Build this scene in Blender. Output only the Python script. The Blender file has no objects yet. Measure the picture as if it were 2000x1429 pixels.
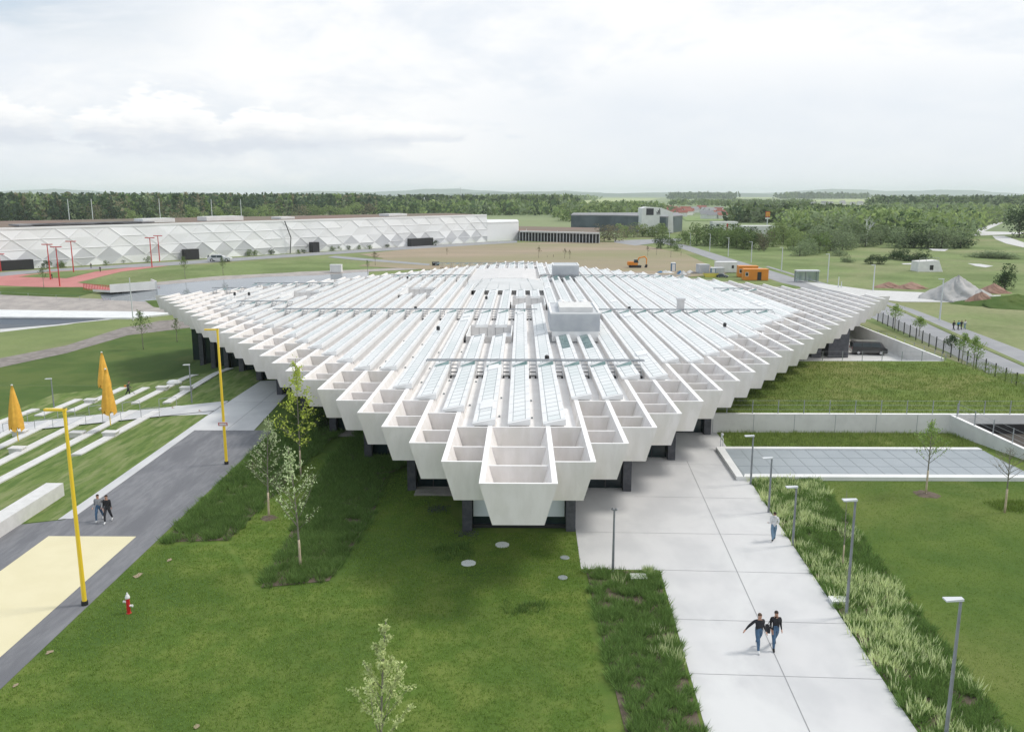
import bpy, bmesh, math, random
import numpy as np
from mathutils import Vector, Matrix
R = math.radians
sc = bpy.context.scene
COL = sc.collection
random.seed(7)
rng = np.random.default_rng(11)

# ------------------------------------------------------------------ camera, sky, sun, exposure
CAMH = 19.6
PIT, YAW, FPX = R(11.34), R(-.65), 1670.0
cd = bpy.data.cameras.new('camera'); cam = bpy.data.objects.new('camera', cd); COL.objects.link(cam)
cam.location = (0, 0, CAMH); cam.rotation_euler = (R(90) - PIT, 0, -YAW)
cd.sensor_width = 36; cd.lens = 36 * FPX / 2000; cd.clip_start = .5; cd.clip_end = 40000
sc.camera = cam
cpi, spi, cya, sya = math.cos(PIT), math.sin(PIT), math.cos(YAW), math.sin(YAW)
FW = Vector((sya * cpi, cya * cpi, -spi)); RT = Vector((cya, -sya, 0)); UP = RT.cross(FW)

SUN_EL, SUN_AZ = R(52), R(75)          # azimuth clockwise from +Y (view direction)
sd = bpy.data.lights.new('sun', 'SUN'); sun = bpy.data.objects.new('sun', sd); COL.objects.link(sun)
sd.energy = 1.8; sd.angle = R(11); sd.color = (1, .965, .9)
sv = Vector((math.sin(SUN_AZ) * math.cos(SUN_EL), math.cos(SUN_AZ) * math.cos(SUN_EL), math.sin(SUN_EL)))
sun.rotation_euler = sv.to_track_quat('Z', 'Y').to_euler()

class NT:
    def __init__(s, nt): s.nt = nt
    def n(s, t, **k):
        x = s.nt.nodes.new(t)
        for a, b in k.items():
            if a[0] == 'i' and a[1:].isdigit(): s.set(x.inputs[int(a[1:])], b)
            else: setattr(x, a, b)
        return x
    def set(s, inp, v):
        if isinstance(v, bpy.types.NodeSocket): s.nt.links.new(v, inp)
        elif isinstance(v, bpy.types.Node): s.nt.links.new(v.outputs[0], inp)
        else: inp.default_value = v
    def m(s, op, a, b=0.0, c=0.0, clamp=False):
        x = s.nt.nodes.new('ShaderNodeMath'); x.operation = op; x.use_clamp = clamp
        s.set(x.inputs[0], a); s.set(x.inputs[1], b)
        if op in ('MULTIPLY_ADD', 'SMOOTH_MIN', 'COMPARE'): s.set(x.inputs[2], c)
        return x.outputs[0]
    def mix(s, f, a, b):
        x = s.nt.nodes.new('ShaderNodeMix'); x.data_type = 'RGBA'
        s.set(x.inputs[0], f); s.set(x.inputs[6], a); s.set(x.inputs[7], b)
        return x.outputs[2]
    def ramp(s, f, lo, hi):
        x = s.nt.nodes.new('ShaderNodeMapRange'); x.interpolation_type = 'SMOOTHSTEP'
        s.set(x.inputs[0], f); x.inputs[1].default_value = lo; x.inputs[2].default_value = hi
        return x.outputs[0]
    def noise(s, vec, scale, detail=4, rough=.55, dist=0.0):
        x = s.n('ShaderNodeTexNoise'); s.set(x.inputs['Vector'], vec)
        x.inputs['Scale'].default_value = scale; x.inputs['Detail'].default_value = detail
        x.inputs['Roughness'].default_value = rough; x.inputs['Distortion'].default_value = dist
        return x.outputs[0]

w = bpy.data.worlds.new('World'); sc.world = w; w.use_nodes = True
t = NT(w.node_tree); w.node_tree.nodes.clear()
sky = t.n('ShaderNodeTexSky', sky_type='NISHITA', sun_disc=False, sun_elevation=SUN_EL, sun_rotation=SUN_AZ)
sky.air_density = 1.0; sky.dust_density = 2.5
tc = t.n('ShaderNodeTexCoord'); sx = t.n('ShaderNodeSeparateXYZ', i0=tc.outputs['Generated'])
az = t.m('MULTIPLY', t.m('ARCTAN2', sx.outputs[0], sx.outputs[1]), 57.2958)
el = t.m('MULTIPLY', t.m('ARCSINE', sx.outputs[2]), 57.2958)
cv = t.n('ShaderNodeCombineXYZ', i0=t.m('MULTIPLY', az, .05), i1=t.m('MULTIPLY', el, .14))
nA = t.noise(cv, 1.3, 6, .6, .4)
nB = t.noise(cv, 4.0, 7, .62, .3)
# thin high cloud cover with a clearer patch to the upper left
hole = t.m('MULTIPLY', t.ramp(t.m('MULTIPLY', az, -1.0), 16, 33), t.ramp(el, 6.0, 13.0))
cover = t.m('SUBTRACT', 1.0, t.m('MULTIPLY', hole, t.ramp(nA, .62, .40)))
cover = t.m('MULTIPLY', cover, .93)
grey = t.ramp(t.m('ADD', nA, t.m('MULTIPLY', nB, .25)), .50, .78)
band = t.m('MULTIPLY', t.ramp(el, 9.5, 5.0), t.ramp(az, -12, 8))
shade = t.m('MAXIMUM', t.m('MULTIPLY', grey, .75), t.m('MULTIPLY', band, t.m('ADD', .45, t.m('MULTIPLY', nB, .5))))
lowb = t.ramp(el, 5.5, 0.5)
shade = t.m('MAXIMUM', shade, t.m('MULTIPLY', lowb, .35))
cloud = t.mix(shade, (9.9, 9.9, 9.9, 1), (7.5, 8.05, 8.8, 1))
colr = t.mix(cover, sky.outputs[0], cloud)
bluer = t.mix(t.m('MULTIPLY', hole, t.ramp(nA, .60, .42)), colr, (5.8, 7.1, 8.4, 1))
colr = bluer
# heaped clouds low on the left
nC = t.noise(cv, 9.0, 6, .6, .2)
nD = t.noise(cv, 22.0, 5, .6, .1)
for (a, e, ra, re) in [(-32.0, 4.0, 5.4, 3.0), (-25.2, 3.9, 2.6, 1.8), (-21.6, 3.9, 4.6, 4.0), (-16.5, 3.8, 4.0, 2.6), (-11.5, 3.8, 4.8, 2.2), (-7.0, 3.8, 3.6, 1.2)]:
    da = t.m('DIVIDE', t.m('SUBTRACT', az, a), ra)
    de = t.m('DIVIDE', t.m('SUBTRACT', el, e - re * .35), re)
    d = t.m('SQRT', t.m('ADD', t.m('MULTIPLY', da, da), t.m('MULTIPLY', de, de)))
    d = t.m('ADD', d, t.m('MULTIPLY', t.m('SUBTRACT', nC, .5), 1.1))
    d = t.m('ADD', d, t.m('MULTIPLY', t.m('SUBTRACT', nD, .5), .5))
    flat = t.ramp(t.m('ADD', de, t.m('MULTIPLY', nD, .25)), -.05, .2)
    mk = t.m('MULTIPLY', t.ramp(d, 1.0, .72), flat)
    base = t.ramp(t.m('ADD', de, t.m('MULTIPLY', nC, .7)), 1.05, .35)
    cc = t.mix(t.m('MULTIPLY', base, .9), (10.0, 9.95, 9.8, 1), (6.5, 6.95, 7.7, 1))
    colr = t.mix(t.m('MULTIPLY', mk, .95 if a < -15 else .6), colr, cc)
bg = t.n('ShaderNodeBackground', i0=colr, i1=.1)
wo = t.n('ShaderNodeOutputWorld', i0=bg)
sc.view_settings.view_transform = 'Standard'; sc.view_settings.look = 'None'
sc.view_settings.exposure = 0.14; sc.view_settings.gamma = 1.0
HAZE = .00009
sc.cycles.volume_bounces = 2
sc.cycles.max_bounces = 5; sc.cycles.diffuse_bounces = 4; sc.cycles.glossy_bounces = 2
sc.cycles.transparent_max_bounces = 6; sc.cycles.use_denoising = True

# ------------------------------------------------------------------ materials
MATS = {}
def mat(name, c, rough=.7, c2=None, scale=1.0, detail=4, bump=0.0, bscale=20, metal=0.0, spec=.5, stretch=None, alpha=1.0,
        trans=0.0, fine=None, isl=0.0, lo=.35, hi=.65, emit=None, c3=None, s3=.1, coat=0.0):
    if name in MATS: return MATS[name]
    m = bpy.data.materials.new(name); m.use_nodes = True; t = NT(m.node_tree); m.node_tree.nodes.clear()
    b = t.n('ShaderNodeBsdfPrincipled'); o = t.n('ShaderNodeOutputMaterial', i0=b)
    c = tuple(c) + (1,)
    g = t.n('ShaderNodeNewGeometry'); pos = g.outputs['Position']
    if stretch:
        mp = t.n('ShaderNodeMapping', i0=pos); mp.inputs['Scale'].default_value = stretch; pos = mp.outputs[0]
    col = c
    if c2:
        col = t.mix(t.ramp(t.noise(pos, scale, detail), lo, hi), c, tuple(c2) + (1,))
    if c3:
        col = t.mix(t.ramp(t.noise(pos, s3, 5, .6, .5), .45, .68), col, tuple(c3) + (1,))
    if fine:                                   # fine grain (value variation)
        f = t.noise(pos, fine[0], 3, .7); mul = t.m('MULTIPLY_ADD', f, fine[1] * 2, 1 - fine[1])
        vm = t.n('ShaderNodeVectorMath', operation='SCALE'); t.set(vm.inputs[0], col); t.set(vm.inputs[3], mul); col = vm.outputs[0]
    if isl:
        mul = t.m('MULTIPLY_ADD', g.outputs['Random Per Island'], isl * 2, 1 - isl)
        vm = t.n('ShaderNodeVectorMath', operation='SCALE'); t.set(vm.inputs[0], col); t.set(vm.inputs[3], mul); col = vm.outputs[0]
    t.set(b.inputs['Base Color'], col)
    b.inputs['Roughness'].default_value = rough; b.inputs['Metallic'].default_value = metal
    b.inputs['Specular IOR Level'].default_value = spec
    b.inputs['Coat Weight'].default_value = coat
    b.inputs['Alpha'].default_value = alpha; b.inputs['Transmission Weight'].default_value = trans
    if bump:
        bn = t.n('ShaderNodeBump'); bn.inputs['Strength'].default_value = bump; bn.inputs['Distance'].default_value = .05
        t.set(bn.inputs['Height'], t.noise(pos, bscale, 5, .65)); t.set(b.inputs['Normal'], bn)
    if emit: b.inputs['Emission Color'].default_value = emit + (1,); b.inputs['Emission Strength'].default_value = 1
    MATS[name] = m
    return m
def leafmat(name, c, c2, isl=.3, tr=.35):
    if name in MATS: return MATS[name]
    m = bpy.data.materials.new(name); m.use_nodes = True; t = NT(m.node_tree); m.node_tree.nodes.clear()
    g = t.n('ShaderNodeNewGeometry'); rv = g.outputs['Random Per Island']
    oi = t.n('ShaderNodeObjectInfo')
    col = t.mix(t.m('FRACT', t.m('ADD', rv, 0)), tuple(c) + (1,), tuple(c2) + (1,))
    mul = t.m('MULTIPLY_ADD', t.m('FRACT', t.m('MULTIPLY', rv, 7.3)), isl * 2, 1 - isl)
    mul = t.m('MULTIPLY', mul, t.m('MULTIPLY_ADD', oi.outputs['Random'], .4, .8))
    vm = t.n('ShaderNodeVectorMath', operation='SCALE'); t.set(vm.inputs[0], col); t.set(vm.inputs[3], mul)
    d = t.n('ShaderNodeBsdfDiffuse'); t.set(d.inputs[0], vm.outputs[0])
    l = t.n('ShaderNodeBsdfTranslucent'); t.set(l.inputs[0], vm.outputs[0])
    x = t.n('ShaderNodeMixShader', i0=tr, i1=d, i2=l); t.n('ShaderNodeOutputMaterial', i0=x)
    MATS[name] = m
    return m

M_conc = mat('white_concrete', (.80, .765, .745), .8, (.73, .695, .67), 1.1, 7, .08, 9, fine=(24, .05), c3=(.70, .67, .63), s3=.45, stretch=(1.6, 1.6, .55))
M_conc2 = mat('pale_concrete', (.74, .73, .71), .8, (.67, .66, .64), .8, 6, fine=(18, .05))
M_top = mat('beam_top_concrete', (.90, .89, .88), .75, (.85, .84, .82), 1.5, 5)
M_deck = mat('white_roof_membrane', (.84, .83, .825), .65, (.79, .775, .765), .55, 6, fine=(9, .03))
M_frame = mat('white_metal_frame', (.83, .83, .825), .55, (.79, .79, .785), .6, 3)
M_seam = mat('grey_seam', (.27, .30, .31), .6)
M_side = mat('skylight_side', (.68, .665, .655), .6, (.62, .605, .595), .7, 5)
M_glassp = mat('pale_roof_glass', (.68, .72, .715), .45, (.80, .81, .805), .12, 3, spec=.4)
M_glassd = mat('teal_roof_glass', (.10, .19, .18), .15, (.22, .32, .31), 1.2, 3)
M_black = mat('black_metal', (.02, .02, .022), .5)
M_dk = mat('dark_cladding', (.055, .057, .068), .65, (.085, .088, .102), 3, 5, .2, 30, fine=(60, .3))
M_fglass = mat('facade_glass', (.012, .022, .026), .06, (.02, .04, .045), .4, 3, spec=.6)
M_steel = mat('galvanised_steel', (.42, .44, .46), .4, (.34, .36, .38), 4, 3, metal=.3)
M_louv = mat('louvre_metal', (.50, .52, .55), .5, (.56, .58, .60), .8, 3)
M_plaza = mat('plaza_concrete', (.60, .595, .595), .75, (.52, .52, .525), .35, 8, .05, 12, fine=(26, .05), c3=(.635, .635, .63), s3=.16, stretch=(1, .7, 1))
M_joint = mat('joint_filler', (.27, .27, .275), .9)
M_asph = mat('asphalt', (.170, .172, .186), .85, (.215, .216, .228), 1.0, 7, .3, 60, fine=(45, .35), stretch=(3, .6, 1), c3=(.145, .147, .16), s3=.25)
M_road = mat('light_asphalt', (.27, .275, .29), .85, (.32, .322, .33), .3, 5, fine=(6, .1))
M_yel = mat('yellow_court', (.71, .645, .43), .8, (.685, .62, .405), .6, 4, fine=(50, .06))
M_kerb = mat('kerb_concrete', (.62, .615, .60), .8, (.54, .535, .52), 1.2, 6, fine=(30, .06))
M_bench = mat('bench_concrete', (.68, .67, .655), .75, (.61, .60, .585), 1.5, 5, fine=(30, .04))
M_ypole = mat('yellow_paint', (.90, .63, .045), .35, coat=.3)
M_gpole = mat('grey_pole', (.25, .27, .29), .45, (.21, .22, .24), 2, 2)
M_lhead = mat('lamp_head_metal', (.62, .64, .66), .35)
M_mesh = mat('fence_mesh', (.20, .22, .25), .6)
M_soil = mat('soil', (.10, .075, .055), .95, (.15, .115, .085), 3, 6, .4, 20)
M_dirt = mat('bare_dirt', (.35, .27, .19), .95, (.29, .24, .16), .06, 8, fine=(.6, .12), c3=(.25, .235, .12), s3=.02, stretch=(.4, 1.4, 1))
M_gravel = mat('gravel', (.42, .38, .35), .95, (.33, .30, .28), .5, 6, .5, 8, fine=(5, .2))
M_rubble = mat('grey_dirt', (.20, .175, .16), .95, (.28, .25, .23), .8, 6, .4, 8, fine=(4, .25))
M_redd = mat('red_earth', (.26, .15, .11), .95, (.33, .21, .16), .6, 5, .5, 4)
M_sandp = mat('gravel_heap', (.48, .465, .45), .95, (.41, .40, .385), .6, 6, .5, 5, fine=(3, .15))
M_red = mat('red_court', (.52, .21, .19), .8, (.47, .18, .165), .2, 4)
M_water = mat('pond_water', (.17, .19, .21), .04, (.23, .25, .27), .05, 3, .03, 3)
M_pool = mat('dark_pool_water', (.025, .035, .055), .3)
M_ggl = mat('grey_glass_roof', (.30, .335, .36), .35, (.33, .365, .39), .3, 3, spec=.3)
def lawnmat(name, a, b, c, s=.25, fs=14, fa=.22, s3=.09, stretch=None):
    return mat(name, a, .95, b, s, 8, .35, 25, fine=(fs, fa), c3=c, s3=s3, lo=.38, hi=.62, stretch=stretch, spec=.15)
M_lawn = lawnmat('near_lawn', (.098, .160, .030), (.152, .200, .046), (.070, .125, .026), .6)
M_lawn2 = lawnmat('mown_lawn', (.105, .158, .032), (.075, .130, .026), (.145, .18, .048), .22, 12, .35)
M_lawn3 = lawnmat('rough_lawn', (.145, .195, .045), (.110, .170, .036), (.20, .21, .07), .2, 8, .25)
M_lawnt = lawnmat('terrace_lawn', (.155, .215, .060), (.100, .160, .038), (.23, .26, .11), .9, 10, .25, .5, (2.2, .5, 1))
M_lawnd = lawnmat('slope_lawn', (.078, .130, .032), (.112, .152, .042), (.07, .115, .028), .15, 6, .2)
M_field = lawnmat('meadow', (.20, .255, .10), (.135, .185, .065), (.26, .27, .14), .06, .9, .35, .02)
M_fieldl = lawnmat('light_grass', (.21, .255, .10), (.165, .21, .08), (.28, .27, .15), .06, 2, .18, .03)
M_far = mat('far_ground', (.21, .27, .12), .95, (.15, .20, .09), .006, 6, c3=(.24, .27, .12), s3=.0022, fine=(.05, .15))
M_cropy = mat('crop_field', (.36, .40, .17), .95, (.30, .36, .15), .01, 3)
M_cropg = mat('green_field', (.20, .28, .09), .95, (.17, .24, .08), .01, 3)
M_bark = mat('bark', (.27, .25, .20), .9, (.19, .175, .14), 6, 4)
M_wrap = mat('trunk_wrap', (.58, .48, .34), .9, (.50, .41, .29), 8, 4)
M_barkd = mat('dark_bark', (.07, .06, .05), .9)
M_orange = mat('orange_paint', (.75, .27, .02), .5, (.68, .24, .02), .6, 3)
M_white = mat('white_paint', (.78, .78, .77), .5, (.72, .72, .71), .5, 3)
M_bluep = mat('blue_plastic', (.05, .17, .33), .5)
M_redp = mat('red_paint', (.55, .02, .025), .35)
M_ply = mat('yellow_plastic', (.72, .62, .12), .5)
M_carb = mat('black_car_paint', (.012, .012, .014), .12, coat=.8)
M_carg = mat('dark_blue_car_paint', (.03, .045, .07), .15, coat=.8)
M_carw = mat('silver_car_paint', (.55, .56, .58), .25, coat=.6)
M_carr = mat('red_car_paint', (.45, .03, .03), .2, coat=.6)
M_cglass = mat('car_glass', (.03, .045, .05), .05)
M_tyre = mat('tyre_rubber', (.015, .015, .015), .8)
M_rim = mat('wheel_rim', (.5, .5, .52), .3, metal=.5)
M_roofr = mat('red_roof_tiles', (.30, .10, .07), .8, (.24, .09, .07), .3, 3)
M_roofg = mat('grey_roof', (.26, .26, .27), .8)
M_brown = mat('brown_green_roof', (.20, .13, .10), .9, (.17, .14, .10), .05, 5, fine=(.4, .2))

# ------------------------------------------------------------------ terrain and pixel helpers
def hf(x, y):
    """ground level: the land falls away to the left of the building"""
    s = min(max((-28.0 - x) / 20.0, 0), 1)
    f = 1 - min(max((y - 160.0) / 60.0, 0), 1)
    return -(2.2 + 2.5 * min(max((y - 96.0) / 12.0, 0), 1)) * s * f
def ray(px, py): return FW + RT * ((px - 1000) / FPX) - UP * ((py - 714.5) / FPX)
def at(px, py, z=None):
    """point of the terrain (or of level z) seen at photo position px, py"""
    d = ray(px, py)
    if z is not None:
        k = (z - CAMH) / d.z; return Vector((d.x * k, d.y * k, z))
    zz = 0.0
    for _ in range(30):
        k = (zz - CAMH) / d.z; zz = .5 * zz + .5 * hf(d.x * k, d.y * k)
    k = (zz - CAMH) / d.z
    return Vector((d.x * k, d.y * k, zz))
def zat(p, py):
    """height at which a vertical through p is seen at row py"""
    d = ray(1000, py); k = p.y / d.y
    return CAMH + d.z * k

# ------------------------------------------------------------------ mesh building
class MB:
    def __init__(s): s.v = []; s.f = []; s.m = []; s.ms = []
    def mi(s, m):
        if m not in s.ms: s.ms.append(m)
        return s.ms.index(m)
    def add(s, vs, fs, m):
        o = len(s.v); s.v += [tuple(q) for q in vs]; k = s.mi(m)
        for f in fs: s.f.append([o + i for i in f]); s.m.append(k)
    def box(s, x0, x1, y0, y1, z0, z1, m, T=None, top=None):
        vs = [Vector((x, y, z)) for z in (z0, z1) for y in (y0, y1) for x in (x0, x1)]
        if T: vs = [T @ q for q in vs]
        s.hexa(vs, m, top)
    def hexa(s, vs, m, top=None):
        """8 corners: bottom (x0y0, x1y0, x0y1, x1y1) then top"""
        fs = [(0, 2, 3, 1), (0, 1, 5, 4), (1, 3, 7, 5), (3, 2, 6, 7), (2, 0, 4, 6)]
        s.add(vs, fs, m); o = len(s.v) - 8
        s.f.append([o + 4, o + 5, o + 7, o + 6]); s.m.append(s.mi(top or m))
    def quad(s, a, b, c, d, m): s.add([a, b, c, d], [(0, 1, 2, 3)], m)
    def tube(s, pts, r, m, n=6, cap=True):
        pts = [Vector(p) for p in pts]; N = len(pts)
        rs = r if isinstance(r, (list, tuple)) else [r] * N
        vs = []; u = None
        for i, p in enumerate(pts):
            d = (pts[min(i + 1, N - 1)] - pts[max(i - 1, 0)])
            d = d.normalized() if d.length > 1e-9 else Vector((0, 0, 1))
            if u is None: u = d.orthogonal().normalized()
            u = (u - d * u.dot(d)); u = u.normalized() if u.length > 1e-6 else d.orthogonal().normalized()
            wv = d.cross(u)
            for k in range(n):
                a = 2 * math.pi * k / n; vs.append(p + (u * math.cos(a) + wv * math.sin(a)) * rs[i])
        fs = [(i * n + k, i * n + (k + 1) % n, (i + 1) * n + (k + 1) % n, (i + 1) * n + k) for i in range(N - 1) for k in range(n)]
        if cap: fs += [tuple(range(n))[::-1], tuple((N - 1) * n + k for k in range(n))]
        s.add(vs, fs, m)
    def lathe(s, prof, m, n=16, c=(0, 0, 0)):
        c = Vector(c); vs = [c + Vector((r * math.cos(2 * math.pi * k / n), r * math.sin(2 * math.pi * k / n), z)) for r, z in prof for k in range(n)]
        N = len(prof)
        fs = [(i * n + k, i * n + (k + 1) % n, (i + 1) * n + (k + 1) % n, (i + 1) * n + k) for i in range(N - 1) for k in range(n)]
        fs += [tuple(range(n))[::-1], tuple((N - 1) * n + k for k in range(n))]
        s.add(vs, fs, m)
    def prism(s, poly, z0, z1, m, top=None, T=None):
        n = len(poly)
        g0 = z0 if callable(z0) else (lambda x, y: z0); g1 = z1 if callable(z1) else (lambda x, y: z1)
        vs = [Vector((p[0], p[1], g0(p[0], p[1]))) for p in poly] + [Vector((p[0], p[1], g1(p[0], p[1]))) for p in poly]
        if T: vs = [T @ v for v in vs]
        a = sum(poly[i][0] * poly[(i + 1) % n][1] - poly[(i + 1) % n][0] * poly[i][1] for i in range(n))
        fs = [(i, (i + 1) % n, (i + 1) % n + n, i + n) for i in range(n)] + [tuple(range(n))[::-1]]
        tp = tuple(range(n, 2 * n))
        if a < 0: fs = [f[::-1] for f in fs]; tp = tp[::-1]
        s.add(vs, fs, m); o = len(s.v) - 2 * n; s.f.append([o + i for i in tp]); s.m.append(s.mi(top or m))
    def build(s, name, parent=None, smooth=False, loc=None):
        me = bpy.data.meshes.new(name)
        me.from_pydata([tuple(v) for v in s.v] if loc is None else [(v[0] - loc[0], v[1] - loc[1], v[2] - loc[2]) for v in s.v], [], s.f)
        for m in s.ms: me.materials.append(m)
        me.polygons.foreach_set('material_index', s.m)
        if smooth: me.polygons.foreach_set('use_smooth', [True] * len(s.f))
        o = bpy.data.objects.new(name, me); COL.objects.link(o)
        if loc is not None: o.location = loc
        if parent: o.parent = parent
        return o
def tag(o, label=None, cat=None, group=None, kind=None):
    if label: o['label'] = label
    if cat: o['category'] = cat
    if group: o['group'] = group
    if kind: o['kind'] = kind
    return o
def empty(name, loc, rz=0, label=None, cat=None, group=None):
    o = bpy.data.objects.new(name, None); COL.objects.link(o); o.location = loc; o.rotation_euler = (0, 0, rz)
    o.empty_display_size = .3
    return tag(o, label, cat, group)
KIDS = {}
def copy_tree(o, parent=None):
    c = o.copy(); COL.objects.link(c); c.parent = parent
    for ch in o.children: copy_tree(ch, c)
    return c
def npmesh(name, verts, nper, mats, parent=None, midx=None):
    """mesh of loose polygons with nper corners each, verts (F*nper,3)"""
    verts = np.ascontiguousarray(verts, dtype=np.float32); F = len(verts) // nper
    me = bpy.data.meshes.new(name); me.vertices.add(len(verts)); me.vertices.foreach_set('co', verts.ravel())
    me.loops.add(len(verts)); me.loops.foreach_set('vertex_index', np.arange(len(verts), dtype=np.int32))
    me.polygons.add(F); me.polygons.foreach_set('loop_start', np.arange(0, F * nper, nper, dtype=np.int32))
    for m in mats: me.materials.append(m)
    if midx is not None: me.polygons.foreach_set('material_index', np.asarray(midx, dtype=np.int32))
    me.update(); me.validate()
    o = bpy.data.objects.new(name, me); COL.objects.link(o)
    if parent: o.parent = parent
    return o
def sheet(name, poly, m, dz=.01, label=None, z=None, grid=2.0, kind='structure', px=True, cat=None):
    """flat sheet draped on the terrain; poly in photo positions (px) or in metres"""
    P = [at(*p, *(() if z is None else (z,))) if px else Vector((p[0], p[1], 0)) for p in poly]
    bm = bmesh.new(); bm.faces.new([bm.verts.new((p.x, p.y, 0)) for p in P])
    if z is None and min(p.x for p in P) < -28 and min(p.y for p in P) < 220:
        for ax, vals in ((0, [q for q in np.arange(-56, -27, grid)]), (1, [q for q in np.arange(40, 222, 4)])):
            for q in vals:
                co = (q, 0, 0) if ax == 0 else (0, q, 0); no = (1, 0, 0) if ax == 0 else (0, 1, 0)
                bmesh.ops.bisect_plane(bm, geom=bm.verts[:] + bm.edges[:] + bm.faces[:], plane_co=co, plane_no=no, dist=1e-5)
    for v in bm.verts: v.co.z = (hf(v.co.x, v.co.y) if z is None else z) + dz
    bmesh.ops.triangulate(bm, faces=bm.faces)
    bmesh.ops.recalc_face_normals(bm, faces=bm.faces)
    for f in bm.faces:
        if f.normal.z < 0: f.normal_flip()
    me = bpy.data.meshes.new(name); bm.to_mesh(me); bm.free(); me.materials.append(m)
    o = bpy.data.objects.new(name, me); COL.objects.link(o)
    return tag(o, label, cat, kind=kind)

# ------------------------------------------------------------------ ground
gx = sorted(set(list(np.arange(-56, -27, 2.0)) + [-9000, -3000, -1000, -400, -200, -120, -80, -10, 0, 20, 60, 150, 400, 1000, 3000, 9000]))
gy = sorted(set(list(np.arange(40, 224, 4.0)) + [-60, 0, 20, 300, 500, 1000, 2000, 4000, 9000, 16000]))
b = MB(); b.mi(M_far)
b.v = [(x, y, hf(x, y)) for y in gy for x in gx]
n = len(gx)
b.f = [[j * n + i, j * n + i + 1, (j + 1) * n + i + 1, (j + 1) * n + i] for j in range(len(gy) - 1) for i in range(n - 1)]
b.m = [0] * len(b.f)
tag(b.build('ground'), kind='structure')
# mid-distance grass
sheet('meadow', [(-60, 20), (75, 20), (200, 150), (250, 520), (60, 420), (-60, 420), (-300, 300), (-300, 20)], M_fieldl, .012, px=False)
sheet('meadow', [(52, 62), (300, 62), (420, 300), (330, 470), (66, 470), (60, 300)], M_field, .03, px=False)
sheet('near_lawn', [(-21.0, 15), (40, 15), (40, 69), (5, 69), (-5, 75), (-28, 100), (-28, 84), (-21, 70)], M_lawn, .03, px=False)
sheet('lawn', [(18.0, 15), (60, 15), (60, 57.6), (20.8, 57.6), (20.85, 57.1), (18.25, 28.7), (17.4, 19)], M_lawn2, .05, px=False)
sheet('lawn', [(16.2, 64.2), (36.2, 64.2), (39, 69.9), (16.4, 69.9)], M_lawn3, .05, px=False)
sheet('slope_lawn', [(0, 718), (130, 690), (250, 655), (345, 640), (420, 640), (520, 700), (520, 790), (380, 842), (140, 1015), (-200, 1200), (-400, 900), (-200, 760)], M_lawnd, .03)
sheet('path', [(0, 700), (130, 675), (240, 640), (310, 627), (372, 622), (372, 640), (250, 655), (130, 690), (0, 718), (-200, 745), (-200, 725)], M_rubble, .05)
sheet('lawn', [(0, 646), (130, 636), (262, 623), (330, 616), (372, 616), (372, 622), (310, 627), (240, 640), (130, 675), (0, 700), (-200, 725), (-200, 655)], M_fieldl, .04)
sheet('path', [(0, 640), (210, 622), (262, 620), (150, 631), (0, 649)], M_kerb, .05)
sheet('gravel_bank', [(-150, 572), (0, 576), (150, 582), (300, 588), (340, 606), (345, 616), (200, 612), (0, 609), (-150, 607)], M_gravel, .045)
sheet('grass_bank', [(283, 588), (330, 584), (350, 590), (350, 606), (300, 600)], M_lawnd, .06)
sheet('water', [(-150, 622), (0, 621), (212, 623), (120, 633), (0, 643), (-150, 655)], M_pool, .08)
b = MB()
A = [at(*q) for q in [(-150, 607), (0, 608), (300, 612), (340, 615), (255, 624), (0, 622), (-150, 622)]]
b.prism([(p.x, p.y) for p in A], lambda x, y: hf(x, y) - .2, lambda x, y: hf(x, y) + .35, M_white)
tag(b.build('pool_rim'), 'broad white concrete rim along the dark water basin at left', 'pool rim')
sheet('pond', [(196, 575), (270, 566), (300, 557), (400, 548), (520, 540), (620, 537), (720, 530), (720, 545), (600, 560), (350, 585), (300, 590), (200, 586)], M_water, .05)
sheet('gravel_bank', [(300, 552), (420, 540), (560, 533), (700, 527), (860, 520), (860, 524), (720, 531), (620, 538), (520, 541), (400, 549), (300, 558)], M_gravel, .06)
sheet('lawn', [(150, 553), (305, 524), (480, 512), (700, 496), (860, 512), (700, 528), (560, 533), (420, 540), (300, 552), (210, 560)], M_field, .035)
sheet('lawn', [(0, 562), (160, 561), (190, 570), (150, 580), (0, 576)], M_lawnd, .07)
sheet('lawn', [(36, 541), (70, 536), (250, 523), (130, 544)], M_field, .075)
sheet('red_court', [(-150, 530), (0, 534), (60, 536), (250, 521), (330, 515), (330, 519), (150, 552), (215, 562), (215, 566), (140, 563), (0, 558), (-150, 556)], M_red, .05)
sheet('road', [(0, 533), (330, 512), (560, 497), (800, 481), (960, 472), (1010, 470), (1010, 474), (960, 477), (800, 487), (560, 503), (330, 519), (0, 540)], M_road, .06)
sheet('dirt_field', [(700, 497), (800, 487), (960, 477), (1080, 473), (1200, 474), (1260, 480), (1340, 497), (1420, 535), (1300, 545), (900, 530), (700, 520), (750, 505)], M_dirt, .08)
sheet('path', [(655, 500), (700, 504), (840, 516), (838, 519), (690, 508), (640, 503)], M_road, .10)
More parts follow.
